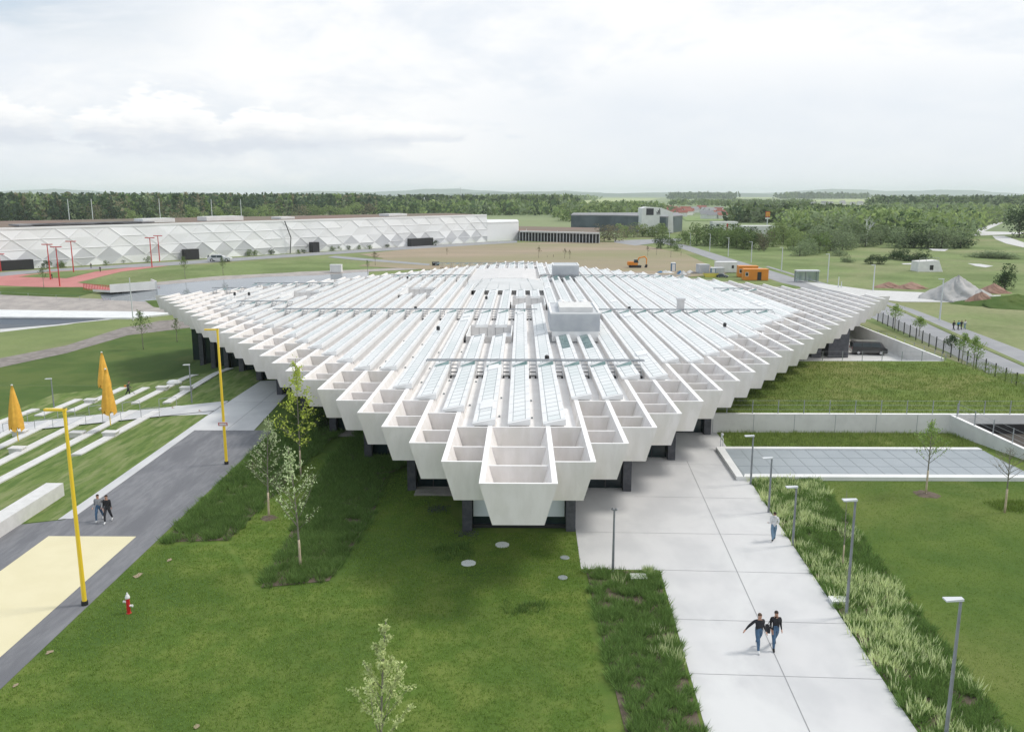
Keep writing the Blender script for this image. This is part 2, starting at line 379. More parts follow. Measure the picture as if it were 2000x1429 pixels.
# near-left paved surfaces
sheet('asphalt_path', [(-28.2, 15), (-21.0, 15), (-21.0, 69.6), (-28.0, 69.6), (-28.0, 49.3), (-31.5, 49.2), (-60, 30), (-60, 15)], M_asph, .045, px=False)
sheet('yellow_court', [(-27.6, 46.7), (-27.5, 15), (-22.45, 15), (-22.45, 46.7)], M_yel, .055, px=False)
sheet('concrete_path', [(-28.5, 49.4), (-27.6, 49.4), (-27.6, 69.5), (-22.6, 69.5), (-23.8, 90), (-27.9, 89.0), (-28.2, 79.6), (-33.0, 79.8), (-33.2, 76.4), (-28.4, 75.0)], M_plaza, .062, px=False)
b = MB()
for (x0, x1, y0, y1) in [(-27.63, -27.59, 49.4, 69.5), (-28.4, -28.36, 75, 79.6), (-25.0, -24.96, 69.5, 88), (-27.6, -23, 79.6, 79.64)]:
    b.box(x0, x1, y0, y1, .0, .066, M_joint)
tag(b.build('path_joints'), kind='structure')
# plaza
def prx(y): return 14.72 + .043 * (y - 28.7)
sheet('plaza', [(3.25, 48.4), (3.2, 42.6), (7.38, 42.5), (6.9, 28.6), (6.6, 17), (14.25, 17), (prx(57), 57), (prx(69), 69.4), (12.6, 69.4), (12.6, 76), (3.3, 76)], M_plaza, .045, px=False)
b = MB()
def strip(b, p, q, w, z, m):
    p, q = Vector((*p, z)), Vector((*q, z)); d = (q - p).normalized(); o = Vector((-d.y, d.x, 0)) * w / 2
    b.quad(p - o, q - o, q + o, p + o, m)
strip(b, (12.4, 61.5), (10.3, 20), .035, .053, M_joint)
for y, xa in ((23.5, 6.8), (28.2 + 4.3, 7.03), (37.15, 7.2), (42.52, 7.38), (47.7, 3.3), (53.8, 7.5), (60.9, 8.0)):
    strip(b, (xa, y), (prx(y), y - .35), .022, .0535, M_joint)
tag(b.build('plaza_joints'), kind='structure')

# ------------------------------------------------------------------ the big white building
C0, TH = -.136, 6.4
PA, PB = 2.084, 3.48          # cell sizes across and along
def D(k): return 38.0 + PB * k
def zt(y): return TH - .0555 * (y - 38) / PB
HB = 1.845                    # half width of the tip cell
DEP, TILT, BT = 2.05, .30, .27
NK = 25
BLD = empty('exhibition_building', (C0, 48, 0), 0, 'huge white building with a sawtooth edged roof of open concrete coffers over dark columns', 'building')
def P_(b, name, smooth=False): return b.build(name, BLD, smooth, loc=None)
def bld(b, name, parent=None):
    o = b.build(name, None, False)
    o.parent = parent or BLD
    # keep world placement: parent stands at BLD.location
    if parent is None: o.matrix_parent_inverse = Matrix.Translation(-BLD.location)
    return o
def bx(k): return HB + PA * k           # outer face of beam k (distance from the centre line)
def slab(b, s, xo_a, xo_b, y0, y1, top0, top1, dep, m, thick, top, tilt=TILT):
    """longitudinal wall on side s whose outer top edge is at xo; leans outward"""
    vs = []
    for (dz) in (1, 0):
        for y, tp in ((y0, top0), (y1, top1)):
            for xx in ((xo_a - thick), xo_a) if s > 0 else (xo_a, xo_a - thick):
                z = tp - dep * dz
                vs.append(Vector((C0 + s * (xx - tilt * dep * dz), y, z)))
    b.hexa(vs, m, top)
backR = {0: 3, 1: 3, 2: 5, 3: 5, 4: 7, 5: 7, 6: 9, 7: 9, 8: 10, 9: 11, 10: 13, 11: 13, 12: 14, 13: 16, 14: 16, 15: 18, 16: 19}
backL = {0: 3, 1: 3, 2: 4, 3: 5, 4: 6, 5: 8, 6: 8, 7: 9, 8: 10, 9: 11, 10: 12, 11: 13, 12: 15, 13: 15, 14: 16, 15: 17, 16: 18, 17: 19, 18: 20, 19: 21, 20: 23}
def back(s, j): return (backR if s > 0 else backL).get(j)
FARB = MB(); FARC = MB()
for s in (1, -1):
    for k in range(NK + 1):
        bk = back(s, k); bn = back(s, k + 1)
        yf = D(k); yb = D(50 - k) if k else D(49)
        if bk is None and bn is None:
            segs = [(yf, yb)]
        else:
            e = max(q for q in (bk, bn) if q is not None)
            segs = [(yf, D(e) + .25 + PB * .9), (D(50 - k - 2.0), yb)]
            if bn is None: segs = [(yf, yb)]
        for (a, c) in segs:
            b = MB() if a == yf else FARB
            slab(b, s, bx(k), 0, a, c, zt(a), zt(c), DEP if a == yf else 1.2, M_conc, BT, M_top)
            if a == yf: bld(b, 'beam')
tag(bld(FARB, 'far_beams'), kind='stuff')
# front panels and the cross walls behind them, one mesh for each row
for s in (1, -1):
    for k in range(0 if s > 0 else 1, NK + 1):
        b = MB(); y = D(k); z1 = zt(y) - .004
        xi, xo = (bx(k - 1), bx(k)) if k else (-HB, HB)
        t_ = TILT * DEP
        bi = xi - t_ if k else xi + t_
        vs = []
        for dz in (1, 0):
            for yy in (y, y + .14):
                xa, xb = (bi, xo - t_) if dz else (xi, xo - .003)
                if not k and not dz: xa = -HB + .003
                pr_ = [C0 + s * xa, C0 + s * xb] if s > 0 else [C0 - xb, C0 - xa]
                for xx in pr_: vs.append(Vector((xx, yy - (.004 if dz == 0 else .002), z1 - DEP * dz)))
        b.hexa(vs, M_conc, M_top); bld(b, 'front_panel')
for j in range(1, 50):
    y = D(j)
    for s in (1, -1):
        b = MB() if j < 25 else FARC
        jm = min(j, 50 - j)
        for k in range(0 if s > 0 else 1, min(jm, NK) + 1):
            if k >= j and j <= NK and k == j: continue
            bk = back(s, k)
            far = 50 - k - 2
            full = bk is not None and j == bk
            if bk is not None and bk < j < far: continue
            if bk is not None and j == int(far): full = True
            z1 = zt(y) - (.006 if full else .22); dep = DEP - .25
            xi, xo = (bx(k - 1), bx(k) - BT) if k else (-(HB - BT), HB - BT)
            t_ = TILT * dep
            vs = []
            for dz in (1, 0):
                for yy in (y, y + .13):
                    xa = xi + (.01 if k else 0) - (t_ * dz if k else -t_ * dz); xb = xo - .01 - t_ * dz
                    pr_ = [C0 + s * xa, C0 + s * xb] if s > 0 else [C0 - xb, C0 - xa]
                    for xx in pr_: vs.append(Vector((xx, yy, z1 - dep * dz)))
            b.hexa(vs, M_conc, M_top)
        if b.f and j < 25: bld(b, 'cross_beam')
tag(bld(FARC, 'far_cross_beams'), kind='stuff')
# underside slab in steps
b = MB()
for j in range(0, 50):
    k = min(j, 49 - j); xo = bx(k) - .7
    y0, y1 = D(j) + .15, D(j + 1) + .15
    b.hexa([Vector((C0 + sx_ * xo, yy, zt(yy) - DEP + o)) for o in (-.05, .12) for yy in (y0, y1) for sx_ in (-1, 1)], M_top)
bld(b, 'soffit')
# skylight strips
HOLES = {-2: [(13.2, 15.3)], -1: [(13.2, 15.3)], 0: [(21.3, 24)], 1: [(21.3, 24)], -8: [(25.2, 28)], -7: [(25.2, 28)], -16: [(24, 26.3)], -15: [(24, 26.3)]}
BLOCK = {2: [(13.25, 15.8), (34.4, 36.3)], 3: [(13.25, 15.8), (34.4, 36.3)], 4: [(34.4, 36.3)]}
for m_ in (-3, -2, -1, 0): HOLES.setdefault(m_, []).append((27.0, 34.6))
HOLES.setdefault(1, []).append((27.0, 33.0))
fR = {1: 3.2, 2: 5.2, 3: 5.2, 4: 7.2, 5: 7.2, 6: 9.2, 7: 9.2, 8: 10.2, 9: 11.2, 10: 13.2, 11: 13.2, 12: 14.8, 13: 16.1, 14: 16.9, 15: 17.9, 16: 19.0}
fL = {0: 3.2, 1: 3.2, 2: 4.2, 3: 5.2, 4: 6.2, 5: 8.2, 6: 8.2, 7: 9.2, 8: 10.2, 9: 11.2, 10: 12.2, 11: 13.2, 12: 15.2, 13: 15.2, 14: 16.2, 15: 17.2, 16: 18.2, 17: 19.2, 18: 20.2, 19: 21.3, 20: 23.2}
SW = 1.34
def skyl(m_, ka, kb, dark=None, front=True):
    xc = C0 + PA * m_; y0, y1 = D(ka) - .35, D(kb); x0, x1 = xc - SW / 2, xc + SW / 2
    b = MB(); zl, zr = .13, .40
    Z = lambda y, o: zt(y) + o
    vs = [Vector((x, y, Z(y, .012 if o == 0 else (zl if x == x0 else zr)))) for o in (0, 1) for y in (y0, y1) for x in (x0, x1)]
    b.hexa(vs, M_frame)
    yy0 = y0 + .75
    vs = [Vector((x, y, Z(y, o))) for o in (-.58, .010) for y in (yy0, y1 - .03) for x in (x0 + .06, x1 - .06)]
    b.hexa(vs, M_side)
    g = lambda u, y, o: Vector((x0 + SW * u, y, Z(y, zl + (zr - zl) * u + o)))
    # seams: grey strip under the panes, and thin joints across the margins
    b.quad(g(.21, y0 + .3, .004), g(.79, y0 + .3, .004), g(.79, y1 - .2, .004), g(.21, y1 - .2, .004), M_seam)
    yy = y0 + .32; i = 0
    panes = MB()
    L = 1.16
    while yy + L < y1 - .2:
        md = M_glassp
        if dark and dark[0] < (yy - 38) / PB < dark[1]: md = M_glassd
        panes.quad(g(.235, yy, .012), g(.765, yy, .012), g(.765, yy + L - .085, .012), g(.235, yy + L - .085, .012), md)
        if i % 2 == 0:
            for u in (0.02, .79): b.quad(g(u, yy - .06, .004), g(u + .19, yy - .06, .004), g(u + .19, yy - .01, .004), g(u, yy - .01, .004), M_seam)
        yy += L; i += 1
    o = bld(b, 'skylight')
    if panes.f:
        p = panes.build('glazing'); p.parent = o
    r = random.random()
    if kb - ka > 5 and r < .6:                    # a smoke hatch standing proud
        for _ in range(1 + (r < .25)):
            q = y0 + 2 + random.random() * (y1 - y0 - 6)
            hb = MB(); hb.hexa([g(u, y, o_) for o_ in (.014, .1) for y in (q, q + 1.9) for u in (.2, .8)], M_frame)
            h = hb.build('hatch'); h.parent = o
    return o
for m_ in list(range(-20, 17)):
    ka = fR[m_] if m_ > 0 else fL[-m_]
    kend = 50 - abs(m_) - 2.1
    cuts = sorted(HOLES.get(m_, []) + BLOCK.get(m_, []))
    segs = []; a = ka
    for (p, q) in cuts:
        if p > a: segs.append((a, p))
        a = q
    segs.append((a, kend))
    for (a, c) in segs:
        if c - a > .8: skyl(m_, a, c, (10.7, 13.2) if m_ in (2, 3) and a < 10 else ((32.0, 34.3) if m_ in (3, 4) and a < 30 else None))
# roof membrane between the skylights (gutters), cut out at the courtyards
b = MB()
for s in (1, -1):
    for k in range(0 if s > 0 else 1, 21):
        bk = back(s, k)
        if bk is None: continue
        xi, xo = (bx(k - 1) - BT, bx(k) - BT) if k else (-HB, HB - BT)
        ms = [m for m in HOLES if abs(C0 + PA * m - (C0 + s * (xi + xo) / 2)) < 1.3]
        cuts = sorted(set((p, q) for m in ms for (p, q) in HOLES[m]))
        a = bk + .14 / PB; segs = []
        for p, q in cuts:
            if p > a: segs.append((a, p))
            a = max(a, q)
        segs.append((a, 50 - k - 2))
        for (p, q) in segs:
            xa, xb = sorted((C0 + s * xi, C0 + s * xo))
            b.hexa([Vector((x, y, zt(y) - .56 + o)) for o in (-.15, 0) for y in (D(p), D(q)) for x in (xa, xb)], M_deck)
bld(b, 'roof_deck')
# courtyard walls
for (ma, mb, ka, kb) in [(-2, -1, 13.2, 15.3), (0, 1, 21.3, 24), (-8, -7, 25.2, 28), (-16, -15, 24, 26.3)]:
    b = MB(); x0, x1 = C0 + PA * ma - 1.15, C0 + PA * mb + 1.15; y0, y1 = D(ka), D(kb)
    n = 5
    for i in range(n):
        xa = x0 + (x1 - x0) * i / n; xb = x0 + (x1 - x0) * (i + 1) / n
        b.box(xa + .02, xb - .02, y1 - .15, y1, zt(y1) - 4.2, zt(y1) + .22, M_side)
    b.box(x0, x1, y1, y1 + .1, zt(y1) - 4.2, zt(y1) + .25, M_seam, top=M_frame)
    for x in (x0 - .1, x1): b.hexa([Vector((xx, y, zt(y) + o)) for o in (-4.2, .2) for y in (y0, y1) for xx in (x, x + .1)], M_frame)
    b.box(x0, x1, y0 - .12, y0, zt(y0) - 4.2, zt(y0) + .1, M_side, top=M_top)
    b.box(x0, x1, y0, y1 - .16, zt(y0) - 4.3, zt(y0) - 4.2, M_deck)
    bld(b, 'courtyard_wall')
# glazed hipped hall roof near the far tip
b = MB(); y0, y1, y2 = D(27.2), D(31.2), D(38.2); x0, x1 = -8.2, 3.1; z = 4.95
M_atr = mat('milky_roof_glass', (.50, .51, .50), .15, (.58, .59, .58), .25, 4)
b.box(x0 + .6, x1 - .4, y0 + 1.6, y0 + 1.8, z - 1.2, z - .05, M_side)
b.add([(x0, y0, z), (x1 + .3, y0, z), (x1 - 3, y1, z + .6), (x0 + 4, y1, z + .6), (x0 - 1, y1, z + .15), (x1 + .6, y1, z + .15)],
      [(0, 1, 2, 3), (0, 3, 4), (1, 5, 2)], M_atr)
b.add([(x0 - 1, y1, z + .15), (x0 + 4, y1, z + .61), (x1 - 3, y1, z + .61), (x1 - .6, y1, z + .25), (x1 - .4, y2, z + .05), (x1 - 3, y2, z + .3), (x0 + 4, y2, z + .3), (x0 - .5, y2, z)],
      [(0, 1, 6, 7), (1, 2, 5, 6), (2, 3, 4, 5)], M_side)
for i in range(6):
    xx = x0 + .6 + i * 1.9
    b.tube([(xx, y0 + .1, z + .02), (xx * .8 - .6, y1, z + .55)], .035, M_seam, 4)
bld(b, 'glass_hall_roof')
# rooftop plant rooms
def plant(x0, x1, y0, y1, zb, z1, legs):
    b = MB(); zw = zb + (1.0 if legs else .3)
    n = int((z1 - zw - .1) / .13)
    b.box(x0, x1, y0, y1, zw, z1, M_louv)
    for i in range(n):
        za = zw + .05 + i * .13
        b.box(x0 - .03, x1 + .03, y0 - .05, y0 - .002, za, za + .07, M_louv)
        b.box(x0 - .05, x0 - .002, y0, y1, za, za + .07, M_louv)
    b.box(x0 - .08, x1 + .08, y0 - .08, y0 + .12, z1, z1 + .14, M_frame); b.box(x0 - .08, x1 + .08, y1 - .12, y1 + .08, z1, z1 + .14, M_frame)
    b.box(x0 - .08, x0 + .12, y0 + .12, y1 - .12, z1, z1 + .14, M_frame); b.box(x1 - .12, x1 + .08, y0 + .12, y1 - .12, z1, z1 + .14, M_frame)
    b.box(x0 + .1, x1 - .1, y0 - .03, y0 + .3, zb, zw, M_frame)
    o = bld(b, 'plant_room')
    q = MB(); q.box(x0 + .9, x1 - .6, y0 + 1.3, y1 - 2.2, z1 + .002, z1 + .5, M_conc2)
    for xx in (x0 + 1.3, x1 - 1.2): q.lathe([(.5, z1 + .002), (.5, z1 + .3), (.3, z1 + .55), (.05, z1 + .62)], M_frame, 14, (xx, y1 - 1.3, 0))
    for i in range(4): q.box(x0 + 1.4 + i * .6, x0 + 1.6 + i * .6, y1 - 2.5, y1 - 2.3, z1 + .35, z1 + .5, M_black)
    if legs: q.build('roof_fan').parent = o
plant(2.9, 7.75, 84.0, 92.2, 5.25, 8.0, True)
plant(5.8, 10.5, 157.6, 163.5, 4.3, 6.75, False)
# catwalks with a small stair in every gutter
def catwalk(k, xa, xb):
    y = D(k); b = MB(); z = zt(y) + .62
    b.box(xa, xb, y - .07, y + .07, z - .1, z, M_steel); b.box(xa, xb, y + .55, y + .62, z - .1, z - .03, M_steel)
    x = xa
    while x < xb: b.box(x, x + .05, y - .04, y + .6, z - .16, z - .1, M_steel); x += 1.04
    bld(b, 'catwalk')
    m0 = math.ceil((xa - C0) / PA - .2); m1 = math.floor((xb - C0) / PA)
    for m_ in range(m0, m1 + 1):
        xg = C0 + PA * (m_ + .5)
        if not (xa - .5 < xg < xb + .8): continue
        if any(p < k < q for q_ in (m_, m_ + 1) for p, q in HOLES.get(q_, [])): continue
        b = MB(); zd = zt(y) - .55
        for sx_ in (-.27, .24):
            b.tube([(xg + sx_, y - 1.5, zd), (xg + sx_, y - 1.1, zd + .75), (xg + sx_, y - .1, z - .1)], .028, M_steel, 4)
            b.tube([(xg + sx_, y - .9, zd), (xg + sx_, y - .9, zd + .9)], .022, M_steel, 4)
        for i in range(5):
            yy = y - 1.4 + i * .3; zz = zd + .12 + i * .24
            b.box(xg - .26, xg + .24, yy, yy + .16, zz, zz + .05, M_gpole if i > 1 else M_black)
        b.box(xg - .3, xg - .16, y - 1.75, y - 1.45, zd, zd + .2, M_black); b.box(xg + .14, xg + .28, y - 1.75, y - 1.45, zd, zd + .2, M_black)
        bld(b, 'gutter_stair')
    for m_ in range(m0, m1 + 1):        # glazed wedge on top of each skylight below the walk
        xc = C0 + PA * m_
        if not (xa < xc < xb): continue
        b = MB()
        x0, x1 = xc - SW / 2 + .1, xc + SW / 2 - .1; zz = zt(y)
        b.add([(x0, y - .75, zz + .16), (x1, y - .75, zz + .40), (x1, y - .25, zz + .60), (x0, y - .25, zz + .20)], [(0, 1, 2, 3)], M_glassd)
        b.add([(x0, y - .25, zz + .20), (x1, y - .25, zz + .60), (x1, y + .8, zz + .44), (x0, y + .8, zz + .18)], [(0, 1, 2, 3)], M_frame)
        bld(b, 'wedge_light')
for a in [(8.5, -7.7, 9.9), (18.7, -30.3, 1.9), (18.7, 8.2, 29.9), (34.3, -24, -9.5), (34.3, 3.4, 31), (26.8, 29.5, 35.3), (26.8, -47.8, -42.5), (21.2, -37.6, -31), (29.3, -44, -31), (44.6, -20, 3)]:
    catwalk(*a)
# black topped roof vents and small drains
for (px, py, h) in [(1068, 716, .9), (856, 655, .9), (812, 612, .8), (950, 592, .9), (1415, 648, .9), (1229, 612, .8), (459, 585, 1.0), (487, 585, 1.0), (796, 550, .9), (1026, 536, 1.0)]:
    z = 5.6
    for _ in range(4): p = at(px, py, z); z = zt(p.y) - .1
    b = MB(); b.lathe([(.09, z - .6), (.09, z + h * .55), (.10, z + h * .56), (.17, z + h * .6), (.17, z + h), (.1, z + h + .05)], M_frame, 10, (p.x, p.y, 0))
    b.lathe([(.15, z + h * .6), (.18, z + h * .62), (.18, z + h), (.1, z + h + .07)], M_black, 10, (p.x, p.y, 0))
    bld(b, 'roof_vent')
b = MB()
for m_ in range(-14, 15):
    for s_ in (1, -1)[:1]:
        k = (fR[m_] if m_ > 0 else fL[-m_]) + 1.0; xg = C0 + PA * (m_ + .5); y = D(k)
        for dy in (random.uniform(0, 1), random.uniform(3, 9), random.uniform(12, 30)):
            yy = y + dy; b.box(xg - .3, xg - .17, yy, yy + .15, zt(yy) - .56, zt(yy) - .46, M_seam)
bld(b, 'roof_drains')
# square chimney on the right of the roof
b = MB(); b.box(19.1, 19.9, 104.2, 105.0, 4.5, 6.9, M_side); b.box(19.0, 20.0, 104.1, 105.1, 6.9, 7.15, M_side, top=M_louv); bld(b, 'roof_chimney')
# columns and glass walls in steps
YC, XC, SX, SY = 47.8, 3.07, 4.17, 6.96
posts = []
for s in (1, -1):
    for i in range(0, 12):
        x, y = C0 + s * (XC + SX * i), YC + SY * i
        if s < 0 and i > 10 or s > 0 and i in (8, 9, 10, 11): continue
        zb = hf(x, y) - .8
        b = MB(); b.box(x - .28, x + .28, y, y + 1.25, zb, zt(y) - DEP + .02, M_dk)
        bld(b, 'column')
        for fr in (.5,):
            if s < 0 and i >= 6:
                b = MB(); b.box(x - s * SX * fr - .28, x - s * SX * fr + .28, y - SY * fr + 3.4, y - SY * fr + 4.6, zb, zt(y) - DEP, M_dk); bld(b, 'column')
b = MB(); z1 = lambda y: zt(y) - DEP + .01
for i in range(0, 12):
    y = YC + SY * i + .7
    if i == 0: b.box(C0 - XC, C0 + XC, y, y + .08, -.2, z1(y), M_fglass)
    else:
        for s in (1, -1):
            if s > 0 and i > 7: continue
            xa, xb = sorted((C0 + s * (XC + SX * (i - 1)), C0 + s * (XC + SX * i)))
            b.box(xa, xb, y, y + .08, -5, z1(y), M_fglass)
            for q in range(1, 3): b.box(xa + SX * q / 3 - .03, xa + SX * q / 3 + .03, y - .06, y - .002, -5, z1(y), M_black)
    for s in (1, -1):
        if s > 0 and i > 6: continue
        xs = C0 + s * (XC + SX * i)
        b.box(xs - .04 - s * .1, xs + .04 - s * .1, y + .1, y + SY, -5, z1(y + SY), M_fglass)
for xx in (-1.2, 1.1): b.box(C0 + xx - .03, C0 + xx + .03, YC + .62, YC + .698, 0, 4.2, M_black)
b.box(C0 - XC + .2, C0 + XC - .2, YC + .5, YC + .69, 0, .22, M_black)
bld(b, 'glass_wall')
# white window graphics behind the glass front
M_post = mat('white_window_graphic', (.70, .76, .80), .5)
def graphic(x0, x1, y, z0, z1, marks):
    b = MB(); b.box(x0, x1, y, y + .02, z0, z1, M_post); o = bld(b, 'window_graphic'); q = MB()
    for (a, c, e, f) in marks: q.box(a, c, y - .012, y - .002, e, f, M_black)
    if q.f:
        mk = q.build('graphic_marks'); mk.parent = o
yg = YC + .60
graphic(C0 - XC + .35, C0 + XC - .35, yg, .72, 4.25, [
    (-2.45, -2.38, 1.9, 4.0), (-2.05, -1.98, 1.9, 4.0), (-2.38, -2.05, 1.9, 1.97), (-2.26, -2.16, 2.2, 3.5), (-2.26, -2.16, 3.65, 3.8),
    (1.35, 1.95, 1.75, 2.15), (1.35, 1.6, 2.3, 2.75), (1.6, 1.95, 2.3, 2.45), (1.75, 2.0, 2.6, 3.4), (1.4, 1.75, 3.2, 3.45), (1.35, 2.05, 3.55, 3.75)])
for i in (1, 2, 3, 4):
    graphic(C0 - XC - SX * i + .45, C0 - XC - SX * i + SX * .75, YC + SY * i + .6, 2.0, 4.2, [(C0 - XC - SX * i + .8, C0 - XC - SX * i + .95, 2.0, 3.2)] if i == 1 else [])

# ------------------------------------------------------------------ vegetation builders
def tufts(name, polys, dens, h, wd, mats, spread, blades, lean=.35, mask=None, seed=1, wmix=None):
    """upright grass clumps: every blade one triangle"""
    g = np.random.default_rng(seed); allv = []; mi = []
    for P in polys:
        P = np.array(P, float); lo, hi = P.min(0), P.max(0)
        n = int((hi - lo).prod() * dens); q = g.random((n, 2)) * (hi - lo) + lo
        ins = np.zeros(n, bool); j = len(P) - 1
        for i in range(len(P)):
            c = ((P[i, 1] > q[:, 1]) != (P[j, 1] > q[:, 1])) & (q[:, 0] < (P[j, 0] - P[i, 0]) * (q[:, 1] - P[i, 1]) / (P[j, 1] - P[i, 1] + 1e-12) + P[i, 0])
            ins ^= c; j = i
        q = q[ins]; n = len(q)
        zone = np.sin(q[:, 0] * .9 + 1.3 * np.sin(q[:, 1] * .45)) + np.sin(q[:, 1] * .8 + 1.7 * np.sin(q[:, 0] * .7)) + g.normal(0, .35, n)
        sz = g.uniform(.65, 1.2, n)
        m = (zone > (wmix if wmix is not None else 9)).astype(int) if len(mats) > 1 else np.zeros(n, int)
        B = blades; N = n * B
        cx = np.repeat(q, B, 0) + g.normal(0, 1, (N, 2)) * spread * np.repeat(sz, B)[:, None]
        cen = np.repeat(q, B, 0); out = cx - cen; ol = np.linalg.norm(out, axis=1, keepdims=True) + 1e-6
        hh = h * np.repeat(sz, B) * g.uniform(.55, 1.1, N) * (1 + .25 * np.repeat(m, B))
        tip = cx + out / ol * (hh[:, None] * lean * g.uniform(.3, 1.3, (N, 1)))
        a = g.uniform(0, np.pi, N); dx = np.stack([np.cos(a), np.sin(a)], 1) * wd / 2 * (1 + .5 * np.repeat(m, B))[:, None]
        z0 = np.zeros(N) + .03
        v = np.empty((N, 3, 3)); v[:, 0, :2] = cx - dx; v[:, 1, :2] = cx + dx; v[:, 2, :2] = tip
        v[:, 0, 2] = z0; v[:, 1, 2] = z0; v[:, 2, 2] = z0 + hh
        allv.append(v.reshape(-1, 3)); mi.append(np.repeat(m, B))
    return npmesh(name, np.concatenate(allv), 3, mats, midx=np.concatenate(mi))
L_bed = leafmat('bed_grass', (.12, .21, .060), (.20, .30, .09), .4)
L_seed = leafmat('pale_seed_heads', (.62, .72, .34), (.82, .88, .52), .2)
L_grass = leafmat('lawn_blades', (.17, .27, .055), (.25, .35, .08), .3)
L_grass2 = leafmat('mown_blades', (.17, .26, .055), (.22, .31, .07), .3)
L_grass3 = leafmat('wild_blades', (.20, .29, .07), (.28, .34, .11), .3)
L_lime = leafmat('lime_leaves', (.38, .47, .07), (.50, .57, .13), .25)
L_silv = leafmat('silver_leaves', (.50, .62, .32), (.68, .77, .46), .2)
L_mid = leafmat('fresh_leaves', (.22, .34, .09), (.32, .44, .13), .3)
L_pale = leafmat('pale_young_leaves', (.56, .66, .28), (.74, .80, .42), .2)
L_dark = leafmat('dark_leaves', (.055, .095, .045), (.09, .135, .06), .35)
L_tree = leafmat('tree_leaves', (.12, .185, .065), (.19, .255, .09), .35)
L_tree2 = leafmat('light_tree_leaves', (.22, .30, .11), (.30, .37, .15), .3)
L_tree3 = leafmat('grey_green_leaves', (.20, .26, .14), (.27, .33, .19), .3)
L_pine = leafmat('pine_needles', (.055, .090, .055), (.085, .125, .07), .35)
L_brown = leafmat('brownish_leaves', (.19, .18, .11), (.26, .24, .15), .3)
L_twig = leafmat('bare_twigs', (.13, .10, .075), (.18, .145, .11), .3)

def leaves(pts, size, g, n=1, jit=0.0):
    """rhombic leaf quads at pts (N,3)"""
    P = np.repeat(np.asarray(pts, float), n, 0)
    P = P + g.normal(0, jit, P.shape) if jit else P
    N = len(P); a = g.normal(0, 1, (N, 3)); a /= np.linalg.norm(a, axis=1, keepdims=True)
    c = g.normal(0, 1, (N, 3)); c -= a * (a * c).sum(1, keepdims=True); c /= np.linalg.norm(c, axis=1, keepdims=True)
    s = size * g.uniform(.6, 1.3, (N, 1))
    v = np.empty((N, 4, 3)); v[:, 0] = P - a * s; v[:, 1] = P + c * s * .55; v[:, 2] = P + a * s; v[:, 3] = P - c * s * .55
    return v.reshape(-1, 3)
def young_tree(name, loc, h, clear, rad, mt, label, cat='tree', group=None, nb=24, per=26, size=.07, jit=.09, seed=1, wrap=0.0, up=1.1, tr=.055, stake=False, bare=False, shape=.5):
    g = np.random.default_rng(seed); root = empty(name, loc, 0, label, cat, group)
    b = MB(); lean = g.normal(0, .012, 2)
    def c(z): return Vector((lean[0] * z * z * .5, lean[1] * z * z * .5, z))
    zs = np.linspace(0, h, 9)
    b.tube([c(z) for z in zs], [tr * (1 - .85 * z / h) + .006 for z in zs], M_bark, 7)
    if wrap: b.tube([c(z) for z in np.linspace(.0, wrap, 4)], [tr * 1.35, tr * 1.25, tr * 1.2, tr * 1.12], M_wrap, 8)
    L = []
    for i in range(nb):
        u = (i + g.random() * .7) / nb; z = clear + (h - clear) * u * .93
        an = i * 2.4 + g.normal(0, .4)
        w_ = (math.sin(math.pi * min(1, (u * .85 + .18)) ** shape)) if shape else 1
        ln = rad * max(.18, w_) * g.uniform(.75, 1.15)
        rise = ln * up * g.uniform(.8, 1.3) * (1 - .2 * u)
        p0 = c(z); p3 = p0 + Vector((math.cos(an) * ln, math.sin(an) * ln, rise))
        if p3.z > h * 1.02: p3.z = h * g.uniform(.9, 1.02)
        pm = p0.lerp(p3, .5) + Vector((g.normal(0, .04), g.normal(0, .04), -.06 * ln))
        r0 = tr * .38 * (1 - .6 * u)
        b.tube([p0, pm, p3], [r0, r0 * .6, .005], M_bark, 4)
        for k in range(4):
            tt = g.uniform(.35, .95); q0 = p0.lerp(p3, tt); a2 = an + g.normal(0, .9); l2 = ln * .38 * g.uniform(.5, 1.2)
            q1 = q0 + Vector((math.cos(a2) * l2, math.sin(a2) * l2, l2 * .8)); b.tube([q0, q1], [.007, .003], M_bark, 3, cap=False)
            for e in np.linspace(.25, 1, max(1, per // 7)): L.append(q0.lerp(q1, float(e)))
        for e in np.linspace(.3, 1.0, max(2, per // 3)): L.append(p0.lerp(p3, float(e)))
    for e in np.linspace(h * .82, h, 6): L.append(c(e))
    b.build('trunk', root, True)
    if not bare:
        v = leaves([tuple(p) for p in L], size, g, 3, jit); npmesh('crown', v, 4, [mt], root)
    return root
def blob_cloud(g, n, w, h, clumps=9, base=.15):
    """points through a lumpy crown; unit: metres"""
    cc = g.normal(0, 1, (clumps, 3)); cc /= np.linalg.norm(cc, axis=1, keepdims=True); cc *= g.uniform(.15, .72, (clumps, 1))
    k = g.integers(0, clumps, n); d = g.normal(0, 1, (n, 3)); d /= np.linalg.norm(d, axis=1, keepdims=True)
    r = g.uniform(.55, 1.0, (n, 1)) * g.uniform(.26, .46, clumps)[k][:, None]
    p = cc[k] + d * r
    q5, q95 = np.percentile(p, 3, axis=0), np.percentile(p, 97, axis=0); p = (p - q5) / (q95 - q5) * 2 - 1
    p[:, 2] = np.clip(p[:, 2], -1.05, 1.15)
    p[:, 0] *= w * .5; p[:, 1] *= w * .5; p[:, 2] = (p[:, 2] * .5 + .5) * h * (1 - base) + h * base
    return p
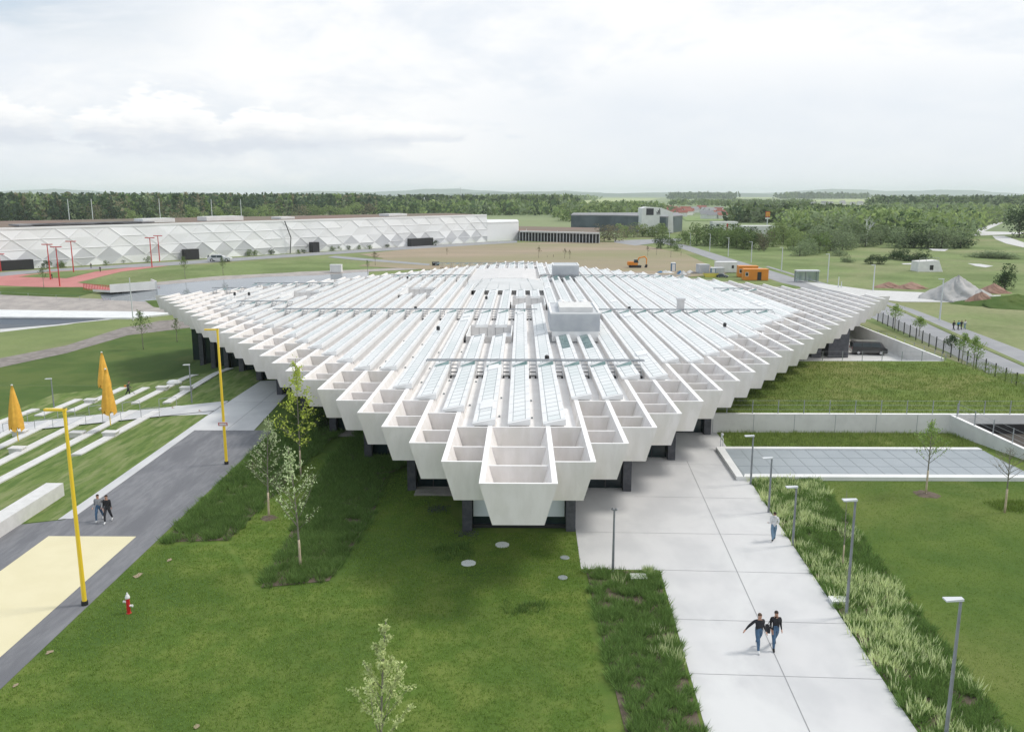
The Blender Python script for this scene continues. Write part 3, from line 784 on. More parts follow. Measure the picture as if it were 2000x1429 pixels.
def far_tree_proto(name, mt, seed, w=8, h=10, n=520, size=.42, base=.12, cone=False, bark=None):
    g = np.random.default_rng(seed)
    if cone:
        z = g.uniform(.12, 1, n); a = g.uniform(0, 6.28, n); r = (1 - z) * .9 * g.uniform(.5, 1, n) + .05
        p = np.stack([np.cos(a) * r * w / 2, np.sin(a) * r * w / 2, z * h], 1)
    else: p = blob_cloud(g, n, w, h, 11, base)
    return leaves(p, size, g), g
PROTO = {}
def proto(key, mt, seed, **k):
    v, g = far_tree_proto(key, mt, seed, **k)
    me_o = npmesh('crown', v, 4, [mt]); me = me_o.data; bpy.data.objects.remove(me_o)
    h = k.get('h', 10); b = MB(); b.tube([(0, 0, -.2), (.1, 0, h * .3), (.2, .1, h * .7)], [h * .022, h * .016, h * .006], M_barkd, 6)
    for a in range(4): b.tube([(0.05, 0, h * (.2 + .08 * a)), (math.cos(a * 1.7) * h * .22, math.sin(a * 1.7) * h * .22, h * (.42 + .09 * a))], [h * .009, h * .003], M_barkd, 4)
    to = b.build('trunk'); tm = to.data; bpy.data.objects.remove(to)
    PROTO[key] = (me, tm, h, k.get('w', 8))
for i in range(3):
    proto('round%d' % i, L_tree, 20 + i, base=.0, n=1300, size=.38); proto('light%d' % i, L_tree2, 30 + i, base=.03, n=1300, size=.36); proto('grey%d' % i, L_tree3, 40 + i, base=-.04, n=1400, size=.36)
    proto('dark%d' % i, L_dark, 50 + i, base=-.04, n=1400, size=.36)
proto('brown0', L_brown, 61); proto('poplar0', L_dark, 62, w=5, h=11, base=.04, n=1800, size=.3)
def far_tree(key, p, h, w, label, group=None, name='tree', cat='tree', rz=None):
    me, tm, H, W = PROTO[key]
    root = empty(name, p, random.uniform(0, 6.28) if rz is None else rz, label, cat, group)
    c = bpy.data.objects.new('crown', me); COL.objects.link(c); c.parent = root; c.scale = (w / W, w / W, h / H)
    t_ = bpy.data.objects.new('trunk', tm); COL.objects.link(t_); t_.parent = root; t_.scale = (w / W, w / W, h / H)
    return root
def forest(name, polys, n, h, w, mats, seed, quads=26, qs=.24, label=None, cone=0.0, base_up=.05):
    """a far wood that reads as one mass; polys in photo positions"""
    g = np.random.default_rng(seed); V = []; M = []
    for P in polys:
        P = np.array(P, float); lo, hi = P.min(0), P.max(0); q = []
        while len(q) < n:
            c = g.random(2) * (hi - lo) + lo; ins = False; j = len(P) - 1
            for i in range(len(P)):
                if (P[i, 1] > c[1]) != (P[j, 1] > c[1]) and c[0] < (P[j, 0] - P[i, 0]) * (c[1] - P[i, 1]) / (P[j, 1] - P[i, 1]) + P[i, 0]: ins = not ins
                j = i
            if ins: q.append(c)
        for c in q:
            p = at(c[0], c[1]); s = g.uniform(.7, 1.25); hh, ww = h * s, w * s * g.uniform(.8, 1.2)
            if g.random() < cone:
                z = g.uniform(.25, 1, quads); a = g.uniform(0, 6.28, quads); r = (1 - z * .75) * g.uniform(.6, 1, quads)
                pts = np.stack([np.cos(a) * r * ww * .4, np.sin(a) * r * ww * .4, z * hh * 1.08], 1)
            else: pts = blob_cloud(g, quads, ww, hh, 5, base_up)
            pts += np.array([p.x, p.y, p.z]); V.append(leaves(pts, ww * qs, g)); M += [int(g.random() ** 1.6 * len(mats))] * quads
    return tag(npmesh(name, np.concatenate(V), 4, mats, midx=M), label, 'woodland', kind='stuff')

# ------------------------------------------------------------------ near planting
def inpx(L): return [(at(*q).x, at(*q).y) for q in L]
bed1 = [(-20.6, 45.9), (-16.9, 46.2), (-15.7, 66), (-13.2, 76), (-12.6, 84), (-20.6, 84), (-20.6, 70)]
bed2 = [(-13.2, 40.2), (-9.9, 41.0), (-9.2, 50), (-9.6, 58), (-7.9, 61), (-8.5, 66), (-13.5, 71), (-14.4, 62)]
bed3 = [(3.45, 42.4), (7.2, 42.3), (6.75, 28.6), (6.3, 17), (3.9, 17), (3.9, 28)]
bed4 = [(prx(y) + .15, y) for y in (17, 30, 45, 57.2)] + [(20.6, 57.0), (18.1, 28.7), (17.2, 17)]
for i, P in enumerate((bed1, bed2, bed3, bed4)):
    sheet('soil_bed', P, M_soil, .06, px=False)
tag(tufts('ornamental_grass', [bed1, bed2], 9, .40, .036, [L_bed], .13, 78, .8, seed=3), 'dense dark green tufted grass filling the two beds left of the building', 'grass', kind='stuff')
tag(tufts('ornamental_grass', [bed3, bed4], 7.5, .36, .034, [L_bed], .10, 110, .85, seed=4), 'dark green tufted grass in the beds along the pale plaza', 'grass', kind='stuff')
def seedzone(polys, seed, dens, thr, name_label):
    o = tufts('feather_grass', polys, dens, .40, .05, [L_bed, L_seed], .15, 24, .4, seed=seed, wmix=thr); return tag(o, name_label, 'grass', kind='stuff')
seedzone([bed4], 5, 5.5, -.45, 'pale yellow green feathery seed heads in the bed right of the plaza')
seedzone([[(4.9, 42.2), (7.1, 42.2), (6.9, 33), (5.4, 33)]], 6, 4.5, .2, 'pale seed heads along the inner edge of the bed left of the plaza')
lawnp = [[(-20.9, 17), (3.2, 17), (3.2, 47.5), (-9.3, 47.5), (-9.4, 41), (-13.5, 39.9), (-16.9, 45.6), (-20.9, 45.4)], [(-16.7, 45.8), (-13.3, 40.2), (-13.9, 60), (-15.6, 62)], [(-9.2, 47.5), (-3.4, 47.5), (-7.5, 60), (-9.2, 58)]]
tag(tufts('grass', lawnp, 95, .10, .026, [L_grass], .05, 3, .4, seed=8), 'thick green lawn in front of the white building', 'grass', kind='stuff')
tag(tufts('grass', [[(20.3, 57), (38, 57), (38, 30), (28, 22), (18.2, 28)]], 75, .08, .026, [L_grass2], .05, 3, .4, seed=9), 'mown green lawn on the right of the planted bed', 'grass', kind='stuff')
tag(tufts('long_grass', [[(16.9, 64.4), (36, 64.4), (36, 69.1), (16.6, 69.1)]], 22, .38, .04, [L_grass3], .15, 8, .3, seed=10), 'long unmown grass between the concrete wall and the glass roof', 'grass', kind='stuff')
for (x, y, r, nb_) in [(-3.5, 44.5, 1.0, 420), (1.0, 35, 1.1, 300), (-1.2, 38.5, 1.3, 350)]:
    pass
tag(tufts('tall_weeds', [[(-5.0, 45.4), (-3.2, 45.8), (-2.6, 43.9), (-4.4, 43.2)], [(-.8, 38.9), (1.2, 38.6), (1.0, 37.3), (-.9, 37.6)]], 9, .28, .035, [L_bed], .16, 26, .5, seed=12), 'darker tall tufts standing in the front lawn', 'grass', kind='stuff')
# bare patches along the lawn edge
b = MB()
for (px, py, r) in [(270, 1125, .22), (97, 1275, .15), (330, 1095, .14), (30, 1340, .12), (385, 1420, .12)]:
    p = at(px, py); pts = [(p.x + r * random.uniform(.5, 1.2) * math.cos(a), p.y + 1.5 * r * random.uniform(.5, 1.2) * math.sin(a), .068) for a in np.linspace(0, 6.28, 10)[:-1]]
    b.add(pts, [tuple(range(9))], M_dirt)
tag(b.build('bare_soil'), kind='structure')

# trees near
def mulch(p, r, name_label, m=None):
    b = MB(); n = 16; vs = [(p[0], p[1], .14)]
    for k in range(n): a = 6.283 * k / n; q = r * random.uniform(.85, 1.15); vs.append((p[0] + q * math.cos(a), p[1] + q * math.sin(a), .035))
    b.add(vs, [(0, 1 + k, 1 + (k + 1) % n) for k in range(n)], m or M_soil)
    tag(b.build('mulch_ring', loc=None), name_label, 'mulch')
p = at(588, 929); young_tree('maple_tree', p, zat(p, 700), 2.0, 1.75, L_lime, 'young tree with yellow green leaves standing before the coffered roof edge', nb=26, per=15, size=.10, jit=.12, seed=2, wrap=1.9, up=.5)
p = at(525.6, 1012); young_tree('white_leaved_tree', p, zat(p, 812), 1.9, 1.4, L_silv, 'young silvery leaved tree nearest the dark asphalt path', nb=26, per=12, size=.068, jit=.08, seed=3, wrap=1.7)
p = at(587, 1108); mulch(p, .75, 'ring of dry mulch round the front silvery tree', M_soil); mulch(at(525.6, 1012), .5, 'patch of dry mulch round the silvery tree nearest the asphalt', M_soil)
young_tree('white_leaved_tree', p, zat(p, 868), 2.1, 1.6, L_silv, 'taller young silvery leaved tree rising from a mulch ring in the dark bed', nb=28, per=12, size=.068, jit=.08, seed=5, wrap=1.6)
D4 = 24.6; xx = at(712, 1500).x; p = Vector((-4.55, D4, 0)); young_tree('pale_leaved_tree', p, zat(p, 1224), 2.1, .95, L_pale, 'young tree with pale green upright twigs cut off by the bottom edge of the view', nb=24, per=44, size=.06, jit=.04, seed=6, wrap=1.5, up=1.6)
p = at(1808, 966); mulch(p, .95, 'dark mulch ring round the green young tree on the right lawn'); young_tree('young_tree', p, zat(p, 818), 2.1, 1.3, L_mid, 'young green tree on the right lawn before the grey glass roof', nb=22, per=16, size=.06, jit=.08, seed=7, wrap=1.7, up=.9)
p = at(1962, 1002); young_tree('bare_tree', p, zat(p, 870), 2.2, 1.3, L_brown, 'nearly bare young tree at the right edge on the lawn', nb=24, per=3, size=.03, jit=.1, seed=8, wrap=1.6, up=.9)
p = at(1645.5, 1108); young_tree('bare_sapling', p, zat(p, 955), 1.4, .35, L_brown, 'thin bare sapling in the planted bed beside a lamp post', nb=10, per=2, size=.02, seed=9, wrap=1.3, tr=.035, bare=True)
tag(tufts('long_grass', [[(30.2, 51.2), (32.6, 51.2), (32.6, 53), (30.2, 53)]], 12, .3, .035, [L_grass2], .2, 24, .8, seed=15), 'ring of long grass round the bare young tree', 'grass', kind='stuff')
for i, (px, py, pt, lab) in enumerate([(280, 683, 607, 'small young green tree on the left slope below the dirt path'), (346, 668, 621, 'bare thin tree on the slope close to the left building corner'), (362, 545, 501, 'small tree on the grass beyond the pond, left one of two'), (436, 538, 503, 'small tree on the grass beyond the pond, right one of two'), (86, 564, 520, 'bare small tree beside the red court'), (733, 519, 491, 'dense small brown green tree at the crossing of the thin paths'), (718, 531, 508, 'bare small tree behind the far left roof edge')]):
    p = at(px, py); h = zat(p, pt) - p.z
    young_tree('young_tree', p, h, h * .38, h * (.18 if i == 1 else .24), L_tree if i != 5 else L_brown, lab, nb=16, per=12 if i not in (1, 4, 6) else 3, size=h * .022, jit=h * .03, seed=70 + i, up=1.1, tr=.06)
for i, (px, py, pt, bare) in enumerate([(1052, 504, 481, 1), (1103, 505, 485, 1), (1113, 506, 488, 0), (873, 498, 484, 0), (1081, 503, 497, 0), (1069, 503, 498, 1), (1265, 500, 480, 0), (1282, 498, 484, 1), (1310, 503, 488, 1), (1330, 500, 489, 1)]):
    p = at(px, py); h = zat(p, pt) - p.z
    young_tree('sapling', p, h, h * .4, h * .22, L_brown, 'thin newly planted sapling on the bare brown field behind the roof, number %s listed by depth' % i if False else 'thin sapling on the bare brown field, ' + ['above the glass hall roof, left of three', 'above the left edge of the far plant room', 'above the far plant room, a leafy one', 'far left, near the thin path', 'low bush like one between two thin ones', 'tiny one left of the low bush like one', 'leftmost near the junction', 'at the right end, second there', 'near the far junction', 'the smallest near the junction'][i], group='saplings on the bare brown field', nb=8, per=8, size=h * .03, jit=h * .03, seed=90 + i, up=1.0, tr=.06, bare=bool(bare) and i > 2)
for i, (px, py, pt, wpx, key, lab) in enumerate([(1747, 646, 594, 30, 'l', 'young leafy tree between fence and roof corner'), (1795, 657, 619, 28, 'l', 'young leafy tree behind the fence right of the long concrete wall'), (1857, 695, 655, 30, 'd', 'dark small tree behind the fence, left of its two bright neighbours'), (1878, 712, 650, 34, 'l', 'bright green small tree behind the fence beside the dark one'), (1899, 735, 655, 40, 'l', 'largest bright green small tree beside the fence')]):
    p = at(px, py); h = zat(p, pt) - p.z; wm = wpx / FPX * p.y
    young_tree('street_tree', p, h, h * .4, wm * .5, L_mid if key == 'l' else L_dark, lab, nb=20, per=16, size=.09, jit=.15, seed=100 + i, up=.7, tr=.06)
# shrubs by the left beds
p = Vector((-14.9, 72.5, 0)); far_tree('dark1', p, 1.6, 3.2, 'dark low shrub under the lime green tree', name='shrub', cat='shrub')
p = at(640, 835); far_tree('dark2', p, 1.2, 2.2, 'dark low shrub tucked beneath the roof edge behind the trees', name='shrub', cat='shrub')

# ------------------------------------------------------------------ terraces at left
lines = [((149, 891), (307, 805), 'nearest'), ((326, 789), (450, 721), 'nearest'), ((-60, 973), (261, 804), 'second'), ((264, 790), (382, 734), 'second'),
         ((-60, 937), (176, 817), 'third'), ((201, 801), (286, 759), 'third'), ((-60, 905), (104, 825), 'fourth'), ((138, 806), (242, 759), 'fourth'),
         ((-60, 883), (47, 831), 'fifth'), ((75, 814), (154, 782), 'fifth'), ((-30, 838), (70, 801), 'sixth')]
BEN = []
for i, (a, c, nm) in enumerate(lines):
    A, C = at(*a), at(*c); x = (A.x + C.x) / 2
    w_ = .42; b = MB()
    z = hf(x, 100) if False else hf(x, 80)
    f = lambda X, Y: hf(x, Y) + .17
    ns = max(2, int((C.y - A.y) / 1.5)); row_ = []
    for q in range(ns + 1):
        p = A.lerp(C, q / ns); zz = hf(p.x, p.y); row_ += [(p.x - w_, p.y, zz - .8), (p.x + w_, p.y, zz - .8), (p.x - w_, p.y, zz + .19), (p.x + w_, p.y, zz + .19)]
    fs = [(0, 2, 3, 1), (4 * ns, 4 * ns + 1, 4 * ns + 3, 4 * ns + 2)]
    for q in range(ns):
        o_ = 4 * q; fs += [(o_ + 2, o_ + 6, o_ + 7, o_ + 3), (o_, o_ + 4, o_ + 6, o_ + 2), (o_ + 1, o_ + 3, o_ + 7, o_ + 5)]
    b.add(row_, fs, M_bench)
    side = 'before' if a[1] > c[1] and a[1] > 830 or nm == 'sixth' else 'beyond'
    tag(b.build('concrete_bench', loc=None), 'long low concrete seat strip %s the stepped walkway, %s from the asphalt path' % (side, nm), 'bench', 'concrete seat strips on the lawn terraces')
    BEN.append(x)
# terrace lawns between the strips (bands draped on the slope)
tl = sheet('terrace_lawn', [(-28.45, 49.4), (-28.45, 75.9), (-52, 75.9), (-52, 55), (-33, 49.4)], M_lawnt, .045, px=False)
sheet('terrace_lawn', [(-28.1, 80.3), (-28.1, 89.2), (-31.5, 97), (-38, 100), (-52, 92), (-52, 80.3)], M_lawnt, .045, px=False)
sheet('stepped_walkway', [(-28.3, 76.2), (-28.3, 80.0), (-52.8, 80.0), (-52.8, 76.2)], M_plaza, .11, px=False)
b = MB()
for x in [v for c_ in (-34.4, -38.0, -41.3, -44.2, -47.4) for v in (c_, c_ - .35, c_ - .7, c_ - 1.05)]:
    b.box(x, x + .03, 76.2, 80.0, hf(x, 78) - .1, hf(x, 78) + .122, M_seam)
tag(b.build('walkway_joints'), kind='structure')
# side blocks
for i, (px, py) in enumerate([(152, 853), (217, 853), (35, 884), (318, 763), (364, 764), (178, 788), (40, 850)]):
    p = at(px, py); b = MB(); z = p.z
    b.box(-.55, .55, -.35, .35, -.3, .42, M_bench); b.box(-.62, .62, -.42, .42, .422, .5, M_bench)
    o = b.build('concrete_block'); o.location = p
    tag(o, ['square concrete block seat carrying nothing, between two closed parasols', 'square concrete block with the right closed parasol on it', 'square concrete block carrying the left closed parasol', 'square concrete block beside the white boulder', 'square concrete block by the short lamp near the lawn', 'square concrete block close to the man mowing', 'square concrete block behind the left closed parasol'][i], 'block')
b = MB(); A = [(-31.6, 45.4), (-30.1, 45.4), (-30.4, 54.3), (-31.6, 54.3)]
b.prism([(-31.9, 36), (-30.75, 36), (-30.75, 54.4), (-31.9, 54.4)], -.3, .62, M_bench)
tag(b.build('concrete_bench'), 'thick white concrete bench block at the left edge beside the asphalt', 'bench')
p = at(341, 752); b = MB(); b.lathe([(.2, 0), (.62, .12), (.7, .35), (.5, .6), (.15, .68)], M_white, 9); o = b.build('boulder', None, False); o.location = p; o.scale = (1.25, .8, .9)
tag(o, 'white boulder lying at the end of a terrace strip', 'boulder')
# handrails
def handrail(x, y, lab):
    z = hf(x, y); root = empty('handrail', (x, y, z), 0, lab, 'handrail', 'grey steel handrails on the stepped walkway')
    dz = hf(x - 1.6, y) - z; b = MB()
    b.tube([(0, 0, .05), (0, 0, 1.0), (-1.35, 0, 1.0 + dz * .85), (-1.7, 0, .95 + dz)], .028, M_steel, 6); b.build('rail', root)
    b = MB(); b.tube([(-1.7, 0, dz), (-1.7, 0, .95 + dz)], .028, M_steel, 6); b.build('post', root)
k = 0
for i, x in enumerate([-33.4, -37.0, -40.3, -43.4, -46.4]):
    for y, w_ in ((76.1, 'near'), (80.1, 'far')):
        handrail(x, y, 'grey steel handrail on the %s side of the stepped walkway, %s from the plaza' % (w_, ['first', 'second', 'third', 'fourth', 'fifth'][i])); k += 1
# closed parasols
def parasol(px, py, pyt, pyb, lab, zb=None):
    p = at(px, py); p.z += .5; H = zat(p, pyt) - p.z; hb = zat(p, pyb) - p.z
    root = empty('parasol', p, 0, lab, 'parasol', 'closed yellow parasols on the terraces')
    b = MB(); b.tube([(0, 0, 0), (0, 0, H - .1)], .045, M_ypole, 8); b.build('pole', root)
    b = MB(); n = 20; R_ = .55; rows = []
    for i in range(9):
        u = i / 8; z = H - u * (H - hb); r = .06 + R_ * (u ** .8) * (1 if u < .95 else .93)
        for k in range(n):
            a = 6.283 * k / n; f = 1 + .22 * math.sin(k * 2.5 + u * 1.5) * min(1, u * 2); dz = 0 if i < 8 else .28 * math.sin(k * 1.9) - .05
            rows.append((r * f * math.cos(a), r * f * math.sin(a), z + dz))
    b.add(rows, [(i * n + k, i * n + (k + 1) % n, (i + 1) * n + (k + 1) % n, (i + 1) * n + k) for i in range(8) for k in range(n)] + [tuple(range(n))], M_cloth)
    b.build('canopy', root, True)
    b = MB(); b.lathe([(.02, H - .02), (.09, H), (.09, H + .06), (.03, H + .1)], M_white, 8); b.build('cap', root)
M_cloth = mat('orange_yellow_cloth', (.88, .50, .075), .8, (.80, .43, .06), 3, 4)
parasol(217, 841, 723, 806, 'closed orange yellow parasol on a yellow pole, the lower front one of the overlapping pair')
parasol(209, 800, 690, 755, 'closed orange yellow parasol partly hidden behind its twin, its tip highest')
parasol(37, 872, 755, 838, 'closed orange yellow parasol at the far left edge')
# yellow lamp masts
for i, (px, py, pt) in enumerate([(166, 1182, 800), (442.5, 907, 643)]):
    p = at(px, py); H = zat(p, pt); root = empty('yellow_lamp_mast', p, 0, ['tall yellow lamp mast beside the yellow court', 'tall yellow lamp mast with a small sign, next to the planted bed'][i], 'lamp mast', 'tall yellow lamp masts along the asphalt path')
    b = MB(); b.tube([(0, 0, .25), (0, 0, 3), (0, 0, H - .2)], [.112, .10, .075], M_ypole, 14); b.tube([(0, 0, H - .3), (0, 0, H)], .085, M_ypole, 12); b.build('pole', root, False)
    b = MB(); b.lathe([(.19, 0), (.19, .02), (.16, .03), (.155, .26)], M_black, 14); b.build('base', root)
    b = MB(); b.box(-.92, .09, -.09, .09, H - .11, H, M_ypole); b.box(-.9, -.35, -.08, .08, H - .13, H - .111, M_lhead); b.build('lamp_arm', root)
    if i: b = MB(); b.box(-.36, .36, -.19, -.16, 3.0, 3.3, M_white); s_ = b.build('sign', root); q = MB(); q.box(-.33, .33, -.205, -.192, 3.04, 3.26, M_redp); q.box(-.28, .28, -.21, -.206, 3.08, 3.22, M_white); q.build('sign_mark', s_)
# small grey lamp posts
def lamp(px, py, pt, lab, head='flat', group='short grey lamp posts'):
    p = at(px, py) if not isinstance(px, Vector) else px; H = zat(p, pt) - p.z
    root = empty('lamp_post', p, 0, lab, 'lamp post', group)
    b = MB(); b.tube([(0, 0, 0), (0, 0, H)], [.075, .05], M_gpole, 10); b.build('pole', root)
    b = MB()
    if head == 'flat':
        b.hexa([(-.58, -.16, H - .02), (.06, -.1, H - .02), (-.58, .16, H - .02), (.06, .1, H - .02), (-.58, -.16, H + .03), (.06, -.1, H + .07), (-.58, .16, H + .03), (.06, .1, H + .07)], M_lhead)
    else:
        for s_ in (-1, 1): b.tube([(0, 0, H - .03), (s_ * .13, -.05, H + .06)], [.05, .07], M_gpole, 8)
    b.build('lamp_head', root)
lamp(1466, 946, 850, 'short lamp post at the corner of the grey glass roof')
lamp(1501, 1001, 893, 'short lamp post second from the building, by the man in the white hoodie')
lamp(1548, 1066, 949, 'lamp post rising from the feather grass right of the man in the white hoodie')
lamp(1652, 1206, 974, 'tall lamp post in the bed beside the bare sapling and white stone')
lamp(Vector((15.45, 28.0, 0)), 0, 1166, 'lamp post nearest the viewer, its foot cut off by the bottom edge')
lamp(1197, 1117, 994, 'dark thin lamp post with two small spotlights left of the plaza', 'spots')
lamp(375, 787, 714, 'short lamp post on the terraces near the building')
lamp(106, 799, 742, 'short lamp post on the terraces left of the parasol pair')
# manholes
def disc(px, py, r, m, lab, ring=None, z=.075, sq=False):
    p = at(px, py); b = MB()
    if sq: b.box(-r, r, -r * .75, r * .75, 0, z + .03, m)
    else:
        b.lathe([(r, 0), (r, z), (r * .9, z + .02)], m, 22)
        if ring: b.lathe([(r * .82, z + .012), (r * .82, z + .026), (.02, z + .027)], ring, 22)
    o = b.build('manhole_cover'); o.location = p; tag(o, lab, 'manhole cover')
disc(981, 1065, .40, M_white, 'round white manhole cover in the front lawn, nearer the building tip')
disc(915, 1101, .40, M_white, 'round white manhole cover in the front lawn, the lower left one')
disc(1103, 1090, .26, M_seam, 'small round grey cover by the plaza edge, the upper of two', z=.06)
disc(1099, 1129, .26, M_seam, 'small round grey cover by the plaza edge, the lower of two', z=.06)
disc(347, 796, .55, M_redd, 'round cover with dark rim on the left walkway, left of two', M_plaza, .08)
disc(400, 802, .55, M_redd, 'round cover with dark rim on the left walkway, right of two', M_plaza, .08)
disc(1247, 1132, .42, M_white, 'white square concrete slab in the bed left of the plaza', sq=True, z=.2)
disc(1638, 1177, .42, M_white, 'white concrete slab in the bed beside the tall lamp post', sq=True, z=.2)
# hydrants
p = at(252, 1198); root = empty('hydrant', p, 0, 'red hydrant with a white cap on the front left lawn', 'hydrant')
b = MB(); b.lathe([(.13, 0), (.13, .05), (.09, .07), (.085, .78), (.11, .8)], M_redp, 14); b.build('body', root, False)
b = MB(); b.lathe([(.11, .8), (.115, .86), (.08, .95), (.04, 1.02), (.035, 1.08)], M_white, 14); b.build('cap', root)
for s_, z in ((1, .42), (-1, .62)): b = MB(); b.tube([(s_ * .07, 0, z), (s_ * .19, 0, z)], .055, M_white, 10); b.tube([(s_ * .19, 0, z), (s_ * .22, 0, z)], .065, M_white, 8); b.build('outlet', root)
p = at(1409, 877); root = empty('hydrant', p, 0, 'slim silver standpipe hydrant beside the plaza corner near the glass roof', 'hydrant')
b = MB(); b.tube([(-.08, 0, 0), (-.08, 0, .95), (0, 0, 1.15)], .04, M_lhead, 8); b.tube([(.1, 0, 0), (.1, 0, .8), (0, 0, 1.05)], .04, M_lhead, 8); b.build('body', root)
b = MB(); b.lathe([(.1, 1.1), (.13, 1.2), (.09, 1.3)], M_lhead, 10); b.build('cap', root)

# metal grating strips by the left columns
for i, (x0, x1, y) in enumerate([(-7.1, -4.1, 55.0), (-11.3, -8.2, 62.0), (-15.4, -12.6, 69)]):
    b = MB()
    for k in range(8): b.box(x0, x1, y - 1.2 + k * .3, y - 1.11 + k * .3, .03, .13, M_gravel)
    if i: pass
    tag(b.build('step_grating'), 'slatted strip paving at the foot of the dark columns, %s from the front tip' % ['first', 'second', 'third'][i], 'paving')
for i, (px, py) in enumerate([(912, 1042), (853, 995)]):
    g_ = np.random.default_rng(5 + i); p = at(px, py); n_ = 260
    q = np.stack([g_.normal(p.x, .35, n_), g_.normal(p.y, .35, n_), np.full(n_, .07)], 1)
    tag(npmesh('gravel', leaves(q, .05, g_), 4, [M_dk]), 'dark gravel heaped at the foot of a column', 'gravel', kind='stuff')

# ------------------------------------------------------------------ right side: glass roof, walls, raised lawn
b = MB(); gx0, gx1, gy0, gy1 = 15.85, 35.6, 57.9, 63.9
X0 = lambda y: prx(y) + .35
root = empty('glass_roof', (25, 61, 0), 0, 'large flat grey glass roof with a white concrete rim beside the plaza', 'glass roof')
def under(o, r): o.parent = r; o.matrix_parent_inverse = Matrix.Translation(-r.location); return o
b = MB()
b.prism([(15.5, 57.1), (36.4, 57.1), (36.1, 57.75), (15.75, 57.75)], 0, .32, M_white)
b.prism([(15.75, 63.9), (35.6, 63.9), (35.5, 64.4), (15.3, 64.4)], 0, .32, M_white)
b.prism([(15.0, 57.1), (15.5, 57.1), (15.75, 63.9), (15.3, 64.4), (15.2, 64.4)], 0, .318, M_white)
under(b.build('rim'), root)
b = MB(); b.prism([(15.6, 57.75), (36.1, 57.75), (35.6, 63.9), (15.75, 63.9)], .05, .20, M_seam)
ny = 3
for j in range(ny):
    ya, yb = 57.8 + j * 2.03, 57.8 + (j + 1) * 2.03 - .05; x = 15.75
    while x < 35.2: b.prism([(x, ya), (x + 1.2, ya), (x + 1.2, yb), (x, yb)], .201, .215, M_ggl); x += 1.25
under(b.build('glass_panes'), root)
root = empty('retaining_wall', (28, 69.6, 0), 0, 'long white board marked concrete retaining wall below the raised right lawn', 'wall')
b = MB(); b.prism([(12.8, 69.4), (36.0, 69.4), (36.0, 69.8), (12.8, 69.8)], -.2, 1.64, M_conc2, top=M_top)
b.box(36.02, 60, 69.4, 69.8, .85, 1.64, M_conc2, top=M_top)
for x in np.arange(16, 36, 3.4): b.box(x, x + .03, 69.385, 69.399, 0, 1.6, M_seam)
under(b.build('wall'), root)
b = MB(); b.prism([(35.7, 69.4), (36.0, 69.4), (39.9, 56), (39.6, 56)], -.2, lambda x, y: 1.6 - (69.4 - y) * .105, M_conc2, top=M_top); under(b.build('ramp_parapet'), root)
tag(sheet('underpass_ramp_shade', [(36.1, 69.35), (60, 69.35), (60, 50), (41, 50)], M_barkd, .07, px=False), kind='structure')  # level dark sheet, its colour stands in for the shade down the ramp
b = MB(); b.box(36.2, 60, 69.2, 69.39, 0, .84, M_black); tag(b.build('underpass'), 'black panel painted as the shaded opening of an underpass below the concrete bridge at the right edge', 'underpass')  # solid black box in place of the shaded hollow under the bridge
# raised lawn and bank
b = MB()
def zl(x, y): return 1.5 if x < 46.75 else max(.06, 1.5 - (x - 46.75) / 5.0 * 1.4)
xs = [12.8, 20, 30, 40, 46.75, 49, 51.5]; ys = [69.8, 76, 82, 88, 93.4]
def patch(xs, ys, shift):
    for i in range(len(xs) - 1):
        for j in range(len(ys) - 1):
            q = [(xs[i + a], ys[j + c]) for a, c in ((0, 0), (1, 0), (1, 1), (0, 1))]
            b.add([(x, y, zl(x, y)) for x, y in q], [(0, 1, 2, 3)], M_lawn3)
patch(xs + [60], ys, 0); patch([46.75, 49, 51.5], [93.4, 100, 110, 120, 128], 0)
b.box(12.8, 46.7, 93.2, 93.39, 0, 1.49, M_conc2); b.box(12.8, 13, 69.9, 93, 0, 1.48, M_conc2)
tag(b.build('raised_lawn'), kind='structure')
tag(tufts('long_grass', [[(17, 70), (50, 70), (51, 92.5), (21, 92.5)]], 9, .22, .05, [L_grass3], .25, 6, .4, seed=17), 'rough grass on the raised lawn right of the building', 'grass', kind='stuff')
o = [q for q in COL.objects if q.name.startswith('long_grass')][-1]; o.location.z = 1.46
def railing(name, P, step, hh, lab, cat='railing', nw=3, group=None, m=None, base=None):
    """posts along P with wires between"""
    root = empty(name, P[0], 0, lab, cat, group); m = m or M_steel; O = Vector(P[0]); w_ = MB(); first = True
    for a, c in zip(P[:-1], P[1:]):
        a, c = Vector(a), Vector(c); n = max(1, round((c - a).length / step)); 
        for i in range(n + 1):
            if i == 0 and not first: continue
            q = a.lerp(c, i / n) - O; b_ = MB(); b_.box(q.x - .03, q.x + .03, q.y - .03, q.y + .03, q.z, q.z + hh, m); b_.build('post', root)
        for k in range(nw):
            z = Vector((0, 0, hh * (1 - k / nw) - .04)); w_.tube([a - O + z, c - O + z], .012 if nw < 6 else .008, m, 4)
        first = False
    w_.build('wires', root); return root
railing('wire_railing', [(12.9, 69.6, 1.64), (60, 69.6, 1.64)], 2.1, 1.15, 'wire railing with thin posts on top of the long concrete wall', nw=3)
railing('wire_railing', [(36.0, 68.9, 1.55), (39.7, 56.2, .22)], 2.0, 1.15, 'wire railing going down along the ramp parapet', nw=3)
